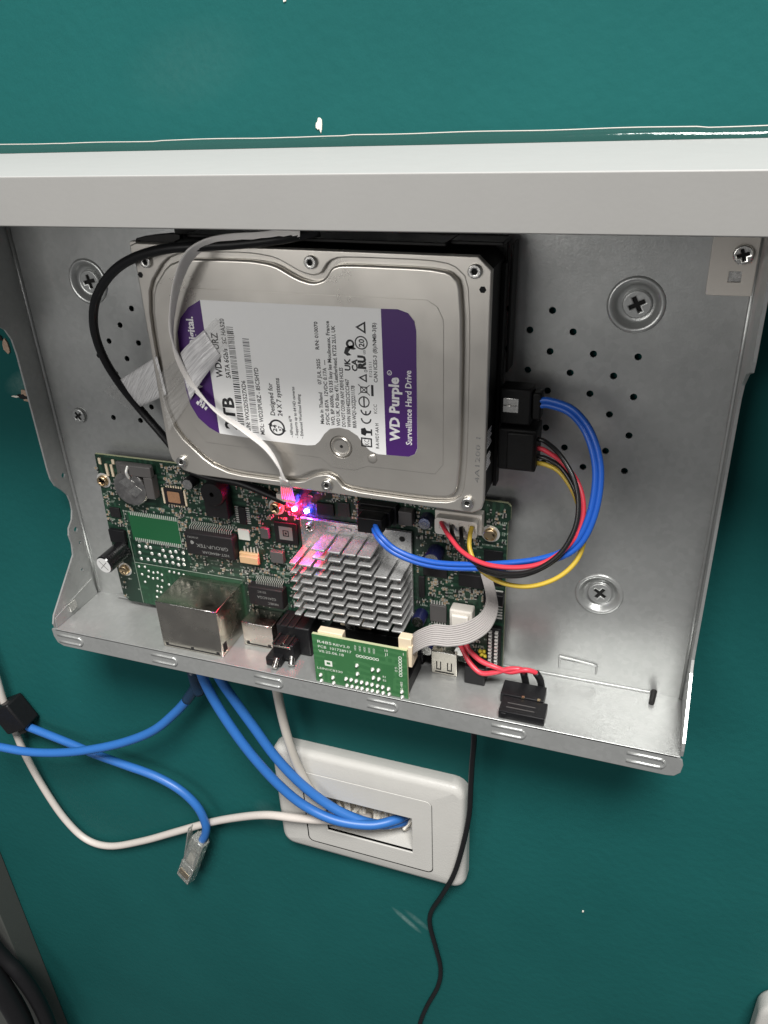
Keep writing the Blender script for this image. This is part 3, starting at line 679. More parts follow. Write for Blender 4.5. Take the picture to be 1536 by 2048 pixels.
b = MB(); b.box(117.6, 139.2, 8.1, 13.2, -129.2, -119.0); b.plate(rrect(118.6, 138.2, -128.6, -120.2, 1.5, 3), 13.2, 18.0, [rect(121.0 + i * 4.5, 123.6 + i * 4.5, -125.6, -121.8) for i in range(4)], bevel=0.3); b.build('power_socket', 'white_pl', pcb, smooth='auto'); keep(116.5, 140, -130, -118)
# right part of the board
o = chip_box('power_chip', 113.2, 121.6, -184, -174.2, 1.6, 'holder'); b = MB()
for k in range(6): b.box(113.6 + k * 1.35, 114.2 + k * 1.35, 8.0, 8.5, -186, -184); b.box(113.6 + k * 1.35, 114.2 + k * 1.35, 8.0, 8.5, -174.2, -172.4)
b.build('pins', 'solder', o)
chip_box('driver_chip', 107.6, 110.6, -171, -159, 1.2); chip_box('regulator', 128, 140, -160, -153, 2.6, 'ic'); chip_box('memory_chip', 110, 122, -158, -150.5, 1.2)
b = MB(); b.box(124.6, 135.8, 8.1, 15.0, -186, -171.2); b.box(126.0, 134.4, 15.0, 17.4, -184.4, -172.6); b.build('white_socket', 'white_pl', pcb, bevel=0.9, segs=3); keep(123.5, 137, -187, -170)
b = MB(); b.box(139.4, 148.4, 8.1, 8.7, -158, -139); b.build('header_body', 'black', pcb, bevel=.2); keep(138, 150, -159, -138)
b = MB()
for k in range(10): b.box(144.0, 149.2, 9.0, 9.6, -176 + k * 1.7, -175.4 + k * 1.7)
b.build('header_pins', 'solder', pcb); keep(143, 150, -178, -158)
b = MB(); b.box(142.5, 149.0, 8.1, 11.0, -205.5, -181); b.build('pin_header', 'black', pcb, bevel=.3); keep(141, 150, -207, -180)
b = MB()
for k in range(11): b.box(143.5, 145.0, 11.0, 12.6, -204.2 + k * 2.1, -203.4 + k * 2.1); b.box(146.5, 148.0, 11.0, 12.6, -204.2 + k * 2.1, -203.4 + k * 2.1)
b.build('header_pins', 'solder', pcb)
b = MB(); rr = random.Random(3)
for k in range(9): b.lathe(140.2 + rr.uniform(-1.6, 1.6), -200.5 + rr.uniform(-3.4, 3.4), [(1.1, 8.1), (.9, 9.2), (.05, 9.6)], 7)
stuff(b.build('yellow_dab', 'yellow_mark', pcb, smooth=True))
# sockets on the rear edge
def shield(name, x0, x1, d1, z0, z1, slots):
    b = MB(); b.box(x0, x1, 8.1, d1, z0, z1); o = b.build(name, 'tin', pcb, bevel=0.3); keep(x0 - 1, x1 + 1, z0 - 1, z1 + 1)
    b = MB(); b.box(x0 + 2, x1 - 1.5, d1 - 0.2, d1 + .06, z0 + .9, z0 + 1.8)
    for k in range(slots): q = x0 + 2.6 + (x1 - x0 - 5.4) * k / max(1, slots - 1); b.box(q - .9, q + .9, d1 - .2, d1 + .07, z0 + 1.0, z0 + 3.0)
    b.build('slot', 'hole', o)
    b = MB(); b.tube([(x0 + .3, d1, z1 - .2), ((x0 + x1) / 2, d1 + .05, z1 - .2), (x1 - .3, d1, z1 - .2)], .22, n=5, sub=2); b.build('top_seam', 'steel_bright', o, smooth=True)
    return o
rj = shield('network_jack', -29.6, 6.9, 35.4, -211.3, -182.2, 3)
b = MB(); b.box(6.7, 7.2, 30.5, 33.6, -209, -204); b.build('side_latch', 'hole', rj)
shield('video_jack', 12.4, 30.4, 22.0, -211.3, -196.2, 2)
us = shield('usb_jack', 115.4, 128.6, 15.6, -211.3, -197.4, 0)
b = MB()
for x in (118.0, 123.6): b.box(x, x + .5, 15.5, 15.75, -208, -203.5); b.box(x + 2.0, x + 2.5, 15.5, 15.75, -208, -203.5); b.box(x, x + 2.5, 15.5, 15.75, -208.6, -208)
b.build('spring_slots', 'hole', us)
# black monitor socket with its ribs
b = MB(); b.box(33.0, 52.0, 8.1, 22.0, -210.6, -193.5); b.box(34.0, 46.0, 22, 30.0, -209.5, -199.5); b.box(31.6, 40, 22, 34.5, -211.4, -206)
vg = b.build('monitor_socket', 'black', pcb, bevel=0.8)
b = MB()
for x in (35.0, 39.0, 43.0): b.box(x, x + 1.0, 22, 31.4, -199.6, -198.2); b.box(x, x + 1.0, 12, 22.6, -193.7, -192.6)
b.build('rib', 'bracket', vg, bevel=.2); b = MB(); b.box(34.6, 44.6, 30.0, 30.7, -201.4, -200.2); b.box(39.4, 40.8, 22.2, 29.8, -199.4, -198.6); b.build('shell_edge', 'tin', vg, bevel=.15); b = MB(); b.cyl((37.6, 33.0, -207), (37.8, 37.4, -209.5), 1.5, n=12); b.cyl((44.2, 29, -207.0), (45.4, 33.0, -209.6), 1.6, n=12); b.build('lock_nut', 'steel_bright', vg, smooth='auto'); keep(31, 53, -212, -192)
b = MB(); b.box(133.2, 143.4, 8.1, 18.6, -211.3, -201); b.build('audio_socket', 'black', pcb, bevel=.4); keep(132, 144, -212, -200)
b = MB(); b.lathe(129.8, -196.0, [(3.3, 8.1), (3.3, 13.6), (2.6, 14.4), (0.05, 14.4)], 22); b.build('can_capacitor', 'steel_bright', pcb, smooth='auto'); keep(126, 134, -200, -192)
b = MB(); b.box(59, 110, 8.1, 12.5, -209, -196); b.build('terminal_block', 'black', pcb, bevel=.5); keep(58, 112, -210, -186)
b = MB(); b.box(66, 83, 8.1, 13.5, -193.5, -187.5); b.build('cream_socket', 'cream', pcb, bevel=.4)
# small surface parts: too many and too small to pick apart
rr = random.Random(12); tan = MB(); blk = MB(); sol = MB(); silk = MB()
def free(x, z, m=0.4): return all(not (a - m < x < c + m and e - m < z < g + m) for a, c, e, g in KEEP)
ZONES = [(-72, 149, -206, -115, 1300), (-30, 46, -178, -116, 750), (106, 149, -206, -116, 900), (-72, -20, -180, -116, 420), (60, 118, -134, -117, 420), (8, 46, -208, -164, 260)]
placed = set()
for x0, x1, z0, z1, cnt in ZONES:
    for _ in range(cnt):
        x = round(rr.uniform(x0, x1) / 0.9) * 0.9; z = round(rr.uniform(z0, z1) / 0.9) * 0.9
        if not free(x, z) or (x, z) in placed: continue
        placed.add((x, z)); t = rr.random(); hor = rr.random() < 0.5; L, w_ = (0.85, 0.42) if rr.random() < .7 else (1.15, 0.62)
        if t < 0.50:
            lx, lz = (L, w_) if hor else (w_, L); body = tan if rr.random() < 0.55 else blk; hh = rr.uniform(.35, .8)
            ix, iz = (lx * .55, lz) if hor else (lx, lz * .55)
            body.box(x - ix, x + ix, 8.02, 8 + hh, z - iz, z + iz)
            if hor: sol.box(x - lx, x - lx * .55, 8.02, 8 + hh + .03, z - lz, z + lz); sol.box(x + lx * .55, x + lx, 8.02, 8 + hh + .03, z - lz, z + lz)
            else: sol.box(x - lx, x + lx, 8.02, 8 + hh + .03, z - lz, z - lz * .55); sol.box(x - lx, x + lx, 8.02, 8 + hh + .03, z + lz * .55, z + lz)
        elif t < 0.72:
            q = rr.uniform(.25, .5); sol.box(x - q, x + q, 8.02, 8.12, z - q, z + q)
        else:
            for k in range(rr.randint(2, 4)):
                qx = x + k * .75; silk.box(qx, qx + .2, 8.02, 8.07, z - .45, z + .45); silk.box(qx, qx + .48, 8.02, 8.071, z + (.3 if rr.random() < .5 else -.45), z + (.45 if rr.random() < .5 else -.3))
stuff(tan.build('ceramic_capacitors', 'smd_tan', pcb)); stuff(blk.build('chip_resistors', 'smd_black', pcb)); stuff(sol.build('solder_joints', 'joint', pcb)); stuff(silk.build('board_print', 'silk_dim', pcb))

# ================================================================== small add-on board standing in front of the sockets
sb = thing('addon_board', 'small bright green add-on board with solder points beside the heatsink', 'circuit board')
mb = MB(); mb.plate(rect(61.6, 110.2, -211.3, -182.2), 36.4, 38.0); o = mb.build('board', ['pcb_485', 'pcb_edge'], sb)
for p in o.data.polygons:
    if abs(p.normal.y) < 0.5: p.material_index = 1
pts = [(78.2, -206.2), (80.9, -206.2), (83.6, -206.3), (86.4, -206.4), (89.2, -206.5), (91.9, -206.6), (94.7, -206.7), (97.4, -206.8), (100.4, -207.2), (107.2, -207.3), (64.5, -206.9), (71.1, -207.1), (78.4, -210.4), (81.1, -210.4), (83.8, -210.4), (86.4, -210.4), (89.2, -210.4), (91.8, -210.4), (94.6, -210.4), (97.5, -210.4), (100.6, -210.4), (107.3, -210.5), (64.6, -210.5), (71.3, -210.5), (84.5, -196.4), (84.5, -201.6), (92.6, -197), (95.6, -196.8), (92.8, -202), (95.6, -202.2)]
src = None
for i, (x, z) in enumerate(pts):
    if src is None:
        b = MB(); b.lathe(0, 0, [(1.1, 0), (0.95, .35), (.6, 1.2), (.35, 1.6), (.05, 1.65)], 10); src = b.build('solder_point', 'solder', sb, smooth=True); src.location = W(x, 38, z)
    else: inst(src, 'solder_point', sb, (x, 38, z))
b = MB(); kw = dict(d=38.02)
b.text('R485', 64.3, -187.0, 1.7, fit=7.5, **kw); b.text('REV2.0', 72.6, -187.0, 1.4, fit=8.6, **kw)
b.text('PCB  101728917', 64.4, -189.9, 1.5, fit=17.6, **kw); b.text('V0.25.06.18', 64.4, -192.6, 1.5, fit=13.4, **kw)
for k in range(5): b.text('HDD', 84.6 + k * 2.4, -187.4, 1.0, 'up', fit=3.0, **kw)
for k in range(7): b.plate(circle(85 + k * 1.7, -190.6, .85, 10), 38.0, 38.03, [circle(85 + k * 1.7, -190.6, .55, 10)])
for k in range(7): b.plate(circle(106.8, -187 - k * 1.75, .9, 10), 38.0, 38.03, [circle(106.8, -187 - k * 1.75, .6, 10)])
b.text('J1', 99.2, -187.2, 1.6, **kw); b.text('10', 99.2, -184.9, 1.4, **kw); b.text('1', 108.4, -185.2, 1.6, **kw)
b.plate(rect(67.2, 71.2, -200.5, -197.2), 38.0, 38.03, [rect(68.2, 70.2, -199.6, -198.1)]); b.text('LSIN1C8330', 62.9, -203.4, 1.3, fit=13.5, **kw); b.text('R1', 97.6, -201, 1.2, **kw); b.text('B2', 97.6, -203.2, 1.2, **kw); b.text('RS-485', 107.6, -207.4, 1.2, 'up', fit=6, **kw); b.text('G D', 104, -193, 1.2, 'down', **kw)
b.build('print', 'silk', sb)
b = MB(); b.box(105.6, 112.0, 31.5, 36.4, -187.5, -176.4); b.box(110.4, 112.4, 28, 37.0, -192.5, -180.5); b.build('cream_connector', 'cream', sb, bevel=.4)
b = MB(); b.box(64, 77, 32.0, 36.4, -185.5, -181.0); b.build('rear_connector', 'cream', sb, bevel=.4)
b = MB(); b.box(62.5, 68.2, 20, 36.4, -211.2, -200); b.box(76.5, 101.5, 14.0, 36.4, -211.2, -203); b.box(104.5, 109.5, 14, 36.4, -211.2, -203); b.build('pin_block', 'black', sb, bevel=.3)

# ================================================================== hard drive (its own axes: x 0..147, z 0..-101.6), turned a degree on its bracket
hd = thing('hard_drive', 'silver hard drive with white and purple label mounted over the circuit board', 'hard drive')
hd.rotation_euler = (0, 0.015, 0)
body = [(1.5, -0.6), (142, -0.6), (146.4, -4.8), (146.4, -95.5), (145.2, -99.6), (141.8, -101.2), (7.6, -101.2), (1.6, -96), (0.6, -90), (0.6, -8)]
mb = MB(); mb.plate(body, 14.0, 36.8, bevel=.4); mb.build('casting', 'cast', hd, smooth='auto')
outl = [(1.2, 0), (141.9, 0), (146.9, -4.6), (147.0, -96), (146.2, -99.4), (142.6, -101.6), (14, -101.6), (7, -100.4), (1.6, -95.6), (0.5, -91), (-0.1, -15), (-0.2, -9), (-1.6, -3.4), (-1.4, -1.2)]
G = [(17.0, -4.2), (52, -3.3), (63.2, -4.6), (72.6, -9.4), (78.4, -10.8), (82.6, -9.6), (85.8, -5.0), (90.5, -3.4), (131.0, -3.4), (138.2, -9.6), (138.6, -92.0), (132.0, -97.8), (87.4, -98.0), (83.8, -93.4), (78.7, -91.4), (72.8, -93.0), (65.0, -97.6), (25.2, -97.6), (3.9, -77.8), (3.4, -20.0)]
Gs = chaikin(G, 2, 0.18)
mb = MB(); mb.plate(outl, 36.4, 37.5, bevel=.2); mb.build('cover_base', 'cover', hd, smooth='auto')
mb = MB(); mb.plate(outl, 37.5, 39.4, [offset_poly(Gs, 1.15)], bevel=0.55, res=3); mb.build('cover_rim', 'cover', hd, smooth='auto')
mb = MB(); mb.plate(offset_poly(Gs, -1.2), 37.5, 40.3, [circle(86.5, -78.5, 5.0, 28)], bevel=1.0, res=4); mb.build('cover', 'cover', hd, smooth='auto')
mb = MB(); mb.plate([(15.5, -22), (21.5, -16.6), (123.8, -15.9), (127.6, -18.2), (130, -23), (130.3, -81), (127, -85.5), (98, -85.8), (92, -88.4), (82, -88.4), (77, -84.6), (22, -84), (13.6, -73), (13.2, -30)], 40.3, 40.52, [circle(86.5, -78.5, 5.0, 28)], bevel=0.1); mb.build('cover_step', 'cover', hd, smooth='auto')
mb = MB(); mb.lathe(86.5, -78.5, [(5.0, 38.3), (5.0, 39.5), (4.6, 40.5), (4.1, 40.9), (3.7, 40.7), (3.4, 40.1), (2.8, 40.0), (0.05, 40.0)], 32); sp = mb.build('spindle_cap', 'cover', hd, smooth='auto')
mb = MB(); mb.lathe(86.5, -78.5, [(.75, 40.01), (.75, 40.1)], 6); mb.build('spindle_hole', 'hole', sp)
mb = MB(); mb.lathe(100.2, -82.0, [(2.2, 40.5), (1.9, 40.8), (1.1, 40.95), (.05, 40.95)], 20); mb.build('cover_boss', 'cover', hd, smooth=True)
for x, z in ((5.6, -7.0), (78.2, -4.4), (141.0, -5.0), (7.3, -95.5), (78.8, -97.4), (140.6, -96.8)):
    screw('cover_screw', hd, x, 39.35, z, 2.6, 1.7, 'steel_bright', cut='hex')
mb = MB()
for x, z in ((1.4, -12.6), (143.9, -11.4)): mb.lathe(x, z, [(1.3, 39.41), (1.3, 39.45)], 6)
mb.build('rim_hole', 'hole', hd)
# label
lab = [(28.6, -21.0), (105.8, -20.0), (112.5, -19.8), (116.4, -21.0), (118.8, -23.8), (119.6, -27.5), (119.7, -75.0), (118.6, -77.8), (116.0, -79.2), (106.4, -79.6), (102.8, -79.7), (99.4, -78.6), (96.8, -76.2), (94.2, -72.6), (90.4, -70.4), (86.2, -69.8), (82.2, -70.8), (79.4, -73.4), (77.0, -77.0), (74.8, -79.0), (71, -79.6), (52, -79.6), (29.4, -78.9), (24.6, -76.6), (19.8, -72.6), (16.8, -67), (15.6, -60), (15.4, -45), (15.8, -35), (18.2, -29), (22.6, -24.4)]
mb = MB(); mb.plate(lab, 40.52, 40.62); lb = mb.build('label', 'label', hd)
mb = MB(); mb.plate([(28.6, -21.05), (28.9, -50), (29.4, -78.9), (24.6, -76.6), (19.8, -72.6), (16.8, -67), (15.6, -60), (15.4, -45), (15.8, -35), (18.2, -29), (22.6, -24.4)], 40.62, 40.65); mb.build('purple_arc', 'purple', lb); mb = MB()
mb.plate([(105.8, -20.05), (112.5, -19.85), (116.4, -21.05), (118.8, -23.85), (119.55, -27.5), (119.65, -75.0), (118.55, -77.75), (116.0, -79.15), (106.4, -79.55)], 40.62, 40.65); mb.build('purple_band', 'purple', lb)
w_ = MB(); kw = dict(d=40.67)
w_.text('WD Purple', 112.2, -73.2, 4.0, 'up', fit=27.0, bold=.22, **kw); w_.plate(circle(108.6, -44.6, 1.0, 14), 40.65, 40.67, [circle(108.6, -44.6, .75, 14)]); w_.text('R', 109.1, -45.1, 1.0, 'up', **kw)
w_.text('Surveillance Hard Drive', 117.4, -74.0, 2.5, 'up', fit=31.0, bold=.07, **kw)
w_.build('white_print', 'ink_white', lb); w_ = MB()
w_.text('Western Digital.', 24.0, -59.5, 3.2, 'up', fit=31.5, bold=.14, **kw); w_.build('maker_name', 'ink_white', lb); w_ = MB()
for a, c in (((22.4, -65.8), (23.6, -64.0)), ((22.6, -68.0), (24.2, -66.4)), ((20.6, -66.8), (21.8, -65.2))):
    w_.plate([(a[0], a[1]), (a[0] - .9, a[1] + 1.0), (c[0] - 1.2, c[1] + .6), (c[0], c[1])], 40.65, 40.67); w_.plate([(a[0] + 1.4, a[1] - .8), (a[0] + .8, a[1] + .2), (c[0] + .4, c[1] - .4), (c[0] + 1.1, c[1] - 1.0)], 40.65, 40.67)
w_.build('maker_logo', 'ink_white', lb)
k_ = MB(); kw = dict(d=40.64)
k_.text('2TB', 38.2, -76.2, 5.4, 'up', fit=14.6, bold=.25, **kw)
k_.text('WD23PURZ', 34.6, -53.2, 3.0, 'up', fit=19.2, bold=.10, **kw); k_.text('SATA 6Gb/s', 38.4, -53.0, 2.2, 'up', fit=12.6, bold=.06, **kw); k_.text('SC HA520', 38.4, -38.4, 2.0, 'up', fit=10.4, bold=.05, **kw)
def barcode(b, x0, x1, z0, z1, seed):
    r = random.Random(seed); z = z0
    while z < z1:
        w = r.choice((.22, .22, .4, .6)); b.box(x0, x1, 40.62, 40.645, z, min(z + w, z1)); z += w + r.choice((.25, .3, .5, .6))
barcode(k_, 39.2, 42.2, -76.6, -31.0, 2)
k_.text('S/N: WX22D5527XD6', 45.0, -76.0, 1.9, 'up', fit=22.5, bold=.05, **kw); k_.text('MDL: WD23PURZ - 85C5HYD', 51.6, -77.0, 1.9, 'up', fit=29.6, bold=.05, **kw)
k_.text('Designed for', 57.4, -67.6, 2.1, 'up', fit=14.2, bold=.06, **kw); k_.text('24 X 7 systems', 60.8, -67.6, 2.1, 'up', fit=16.6, bold=.06, **kw)
arc = [circle(57.8, -73.0, 3.7, 28), circle(57.8, -73.0, 2.9, 28)]; k_.plate(arc[0], 40.62, 40.64, [arc[1]]); k_.text('24', 57.6, -75.0, 1.9, 'up', fit=3.2, bold=.07, **kw); k_.text('\u00d77', 60.0, -74.4, 1.7, 'up', fit=2.2, bold=.07, **kw)
k_.plate([(53.6, -72.0), (55.4, -70.6), (55.6, -73.0)], 40.62, 40.65); k_.plate([(62.0, -74.0), (60.2, -75.4), (60.0, -73.0)], 40.62, 40.65)
for i, (t, L) in enumerate((('- AllFrame AI\u2122', 9.5), ('- Supports up to 64 HD cameras', 22.5), ('- Enhanced Workload Rating', 19.5))): k_.text(t, 65.0 + i * 2.35, -76.6, 1.3, 'up', fit=L, bold=.04, **kw)
k_.text('Made in Thailand', 79.6, -69.0, 1.55, 'up', fit=13.6, bold=.05, **kw); k_.text('07 JUL 2025', 79.6, -52.0, 1.55, 'up', fit=10.6, bold=.05, **kw); k_.text('R/N: 010070', 79.6, -37.6, 1.55, 'up', fit=11.0, bold=.05, **kw)
for i, (t, L) in enumerate((('5VDC 0.87A  12VDC 0.17A  ---', 27.5), ('WD, BP 60006, 92135 Issy les Moulineaux, France', 43.2), ('WD UK, PO Box 471, Leatherhead, KT22 2LU, UK', 41.6), ('DO NOT COVER ANY DRIVE HOLES', 25.0), ('WWN 50014EE2C2CC3467', 20.5), ('RRR-WQ1-2GZJ2211178', 18.0))): k_.text(t, 82.1 + i * 2.35, -69.2, 1.55, 'up', fit=L, bold=.05, **kw)
k_.text('UK', 92.4, -45.2, 2.3, 'up', fit=5.0, bold=.13, **kw); k_.text('CA', 95.4, -45.2, 2.3, 'up', fit=5.0, bold=.13, **kw)
k_.plate([(90.0, -38.2), (90.8, -35.8), (93.4, -34.8), (95.2, -36.2), (94.0, -36.6), (92.8, -36.4), (91.8, -37.8), (93.2, -38.8), (91.4, -39.2)], 40.62, 40.64); k_.plate(circle(92.8, -34.4, 1.8, 18), 40.62, 40.64, [circle(92.9, -34.3, .9, 14)])
# row of approval marks
k_.plate(rect(95.6, 100.4, -77.0, -73.0), 40.62, 40.64, [rect(96.2, 99.8, -76.4, -73.6)]); k_.text('KC', 99.2, -76.2, 2.2, 'up', fit=2.4, **kw)
k_.plate([(95.8, -71.6), (95.8, -69.2), (97.6, -68.6), (98.2, -69.8), (100.0, -69.9), (100.0, -69.0), (100.6, -69.0), (100.6, -71.8), (100.0, -71.8), (100.0, -70.9), (98.2, -71.0), (97.6, -72.2)], 40.62, 40.64)
def arc_pts(cx, cz, r0, r1, a0, a1, n=12): return [(cx + r1 * math.cos(a0 + (a1 - a0) * k / n), cz + r1 * math.sin(a0 + (a1 - a0) * k / n)) for k in range(n + 1)] + [(cx + r0 * math.cos(a1 - (a1 - a0) * k / n), cz + r0 * math.sin(a1 - (a1 - a0) * k / n)) for k in range(n + 1)]
for cz, bar in ((-66.2, False), (-62.6, True)):
    k_.plate(arc_pts(98.2, cz + 1.6, 1.7, 2.3, math.pi, 2 * math.pi), 40.62, 40.64)
    if bar: k_.box(97.9, 98.5, 40.62, 40.64, cz - .6, cz + 1.2)
k_.plate(circle(97.6, -57.6, 2.4, 22), 40.62, 40.64, [circle(97.6, -57.6, 1.9, 22)]); k_.box(97.3, 97.9, 40.62, 40.645, -59.5, -55.7)
k_.tube([(95.4, 40.63, -54.6), (100.2, 40.63, -50.4)], .2, n=4, raw=True); k_.tube([(100.2, 40.63, -54.6), (95.4, 40.63, -50.4)], .2, n=4, raw=True); k_.plate(rect(96.2, 99.2, -53.8, -51.2), 40.62, 40.64, [rect(96.6, 98.8, -53.4, -51.6)]); k_.box(100.8, 101.8, 40.62, 40.64, -54.8, -50.2)
k_.plate([(99.2, -49.4), (95.6, -47.6), (99.2, -45.8)], 40.62, 40.64, [[(98.6, -48.6), (96.9, -47.6), (98.6, -46.6)]]); k_.text('0', 99.6, -45.2, 1.5, 'up', **kw)
k_.text('RU', 98.8, -44.0, 3.0, 'up', fit=5.4, bold=.3, **kw); k_.text('us', 99.0, -38.0, 1.4, 'up', **kw)
k_.plate(circle(97.4, -33.6, 2.7, 22), 40.62, 40.64, [circle(97.4, -33.6, 2.2, 22)]); k_.text('20', 98.6, -35.3, 2.2, 'up', fit=3.2, bold=.08, **kw)
k_.plate([(99.4, -30.0), (95.2, -27.6), (99.4, -25.2)], 40.62, 40.64, [[(98.7, -28.9), (96.5, -27.6), (98.7, -26.3)]])
k_.text('R-R-WDT-AA H', 103.4, -77.2, 1.4, 'up', fit=11, bold=.04, **kw); k_.text('KCC', 103.0, -62.0, 1.4, 'up', **kw); k_.text('E121511', 101.4, -47.0, 1.2, 'up', fit=6, **kw); k_.text('CAN ICES-3 (B)/NMB-3(B)', 103.6, -49.0, 1.5, 'up', fit=23.5, bold=.04, **kw)
k_.build('black_print', 'ink', lb)
g_ = MB(); barcode(g_, 45.9, 48.9, -76.6, -35.4, 5); g_.build('grey_barcode', 'ink_grey', lb)
# stamped numbers
e_ = MB(); e_.text('4A1200 1', 146.0 - 1.0, -87.5, 1.9, 'up', fit=19.5, d=39.44); e_.build('stamped_number', 'steel_bright', hd)
e_ = MB(); e_.text('4A11E02', 125.2, -49.5, 1.9, 'up', fit=19.5, d=40.56); e_.build('stamped_number', 'cover', hd)
# printed strip and board on the right flank
b = MB(); rr = random.Random(9)
for z0, cnt in ((-68.0, 7), (-78.5, 6)):
    for k in range(cnt): z = z0 - k * 1.15; L = rr.uniform(7, 10); b.box(146.3, 146.55, 35.5 - L, 35.5, z, z + .42)
b.build('flank_print', 'ink_white', hd)
b = MB(); b.box(146.4, 148.0, 14.2, 20.0, -98, -6); b.build('connector_board', 'cast', hd, bevel=.3)

# black cradle the drive is screwed to
br = thing('drive_bracket', 'black steel bracket carrying the hard drive, mostly hidden behind it', 'bracket'); br.rotation_euler = (0, 0.015, 0)
b = MB(); b.box(3, 147, 11.6, 13.2, -60, 3); b.build('tray_plate', 'bracket', br, bevel=.3)
b = MB(); b.box(20, 128, 11.6, 31, 1.2, 2.6); b.box(128.2, 148.0, 11.6, 26, 1.2, 2.6); b.build('top_flange', 'bracket', br, bevel=.4)
b = MB(); b.box(148.4, 149.4, 3.0, 13.2, -50, 0); b.build('side_flange', 'bracket', br, bevel=.3)
b = MB(); b.plate(chaikin([(-2.2, -5.6), (-2.2, 0.6), (4.2, 2.2), (20, 3.8), (20, .4), (8, -1.6), (3.6, -6.0)], 1), 33.0, 35.6, bevel=.3); b.build('corner_ear', 'bracket', br, smooth='auto')
b = MB(); b.plate(rrect(-2.4, 1.0, -4.6, .4, 1.0, 3), 35.7, 38.0, bevel=.3); b.build('silver_tab', 'cover', br, smooth='auto')
for x in (8, 140):
    b = MB(); b.cyl((x, 0.05, 0.5), (x, 11.6, 0.5), 2.6, n=12); b.cyl((x, 0.05, -55), (x, 11.6, -55), 2.6, n=12); b.build('standoff', 'bracket', br, smooth='auto')

# ================================================================== cables inside the case
# blue drive data cable
ca = thing('data_cable', 'flat blue drive data cable looping from the drive to the board', 'cable')
P = [(163.0, 22, -60.7), (167.4, 23, -59.9), (176.6, 26, -61.7), (184.3, 31, -68.8), (188.8, 35, -81.8), (188.2, 38, -98.7), (182.9, 39, -113.0), (171.3, 38, -122.0), (152.5, 36, -129.1), (129.9, 33, -134.9), (115.1, 31, -136.0), (103.5, 30, -133.3), (96.7, 29, -128.6), (92.5, 25, -126.2), (90.8, 19, -125.5), (91.4, 15, -124.4)]
Q = spline(P, 6); sides = []
for sg in (-1, 1):
    pth = []
    for i, p in enumerate(Q):
        t = (Q[min(i + 1, len(Q) - 1)] - Q[max(i - 1, 0)]); n_ = Vector((-t.z, 0, t.x))
        n_ = n_.normalized() if n_.length > 1e-6 else Vector((1, 0, 0)); pth.append(p + n_ * sg * 1.05)
    b = MB(); b.tube(pth, 1.25, n=10, raw=True); b.build('conductor', 'sata', ca, smooth=True)
b = MB(); b.box(148.0, 160.5, 15.5, 25.0, -69.6, -54.6); b.box(160.5, 164.2, 17.0, 23.5, -67.5, -56.2); pg = b.build('drive_plug', 'cast', ca, bevel=.8)
b = MB(); b.tube([(149.0, 25.1, -61.4), (152, 25.8, -61.4), (155.4, 25.2, -61.4)], .3, n=4, sub=3); b.box(149.4, 155.6, 24.8, 25.4, -64.4, -58.4); b.build('latch_spring', 'steel_bright', pg, bevel=.25)
b = MB(); b.box(83.5, 95.5, 17.0, 24.5, -129.5, -121.5); b.build('board_plug', 'black', ca, bevel=.6)
# drive power cable
cp = thing('power_cable', 'red, black and yellow drive power leads curving to a white board socket', 'cable')
b = MB(); b.box(148.2, 163.6, 13.5, 27.0, -88.6, -70.6); b.box(152.0, 163.0, 27.0, 28.4, -87.6, -71.6); b.build('drive_plug', 'cast', cp, bevel=.7)
def wire(name, pts, r, m, parent, n=8): b = MB(); b.tube(pts, r, n=n, sub=7); return b.build(name, m, parent, smooth=True)
wire('red_lead', [(163.4, 22, -79.8), (167.0, 23, -80.3), (174.3, 27, -82.8), (181.1, 31, -88.9), (184.4, 35, -96.4), (184.1, 38, -104.9), (179.3, 41, -113.8), (170.9, 42, -121.2), (159.7, 41, -125.8), (146.5, 38, -128.1), (135.5, 33, -126.9), (127.6, 26, -124.0), (122.9, 20, -122.4), (121.6, 17, -122.7)], 1.05, 'red_w', cp)
wire('black_lead', [(163.4, 23, -75.5), (166.9, 24, -76.0), (173.4, 29, -78.8), (179.9, 34, -86.1), (182.8, 38, -95.1), (182.2, 41, -105.1), (176.8, 43, -116.3), (166.3, 43, -125.4), (153.4, 40, -130.0), (141.5, 35, -130.3), (132.9, 29, -127.1), (128.3, 23, -124.6), (126.5, 18, -123.5)], 1.0, 'black_w', cp)
wire('black_lead', [(163.6, 22, -83.4), (167.8, 23, -83.8), (174.4, 26, -86.1), (180.7, 30, -93.8), (183.0, 35, -102.2), (180.8, 39, -111.7), (174.8, 41, -120.6), (164.1, 42, -128.1), (152.2, 39, -132.0), (141.3, 34, -132.4), (134.9, 28, -128.9), (132.2, 22, -126.1), (130.9, 18, -123.6)], 1.0, 'black_w', cp)
wire('yellow_lead', [(163.6, 21, -86.9), (167.8, 22, -86.9), (173.2, 24, -88.5), (179.0, 27, -94.4), (183.6, 30, -103.6), (185.7, 33, -113.2), (183.2, 36, -122.5), (175.9, 38, -130.5), (164.8, 38, -136.2), (152.7, 36, -137.3), (142.6, 32, -134.4), (137.3, 27, -129.1), (136.0, 22, -125.0), (135.9, 18, -122.6)], 1.05, 'yel_w', cp)
b = MB(); b.box(119.6, 137.2, 13.5, 17.6, -127.4, -121.0); b.build('board_plug', 'white_pl', cp, bevel=.3)
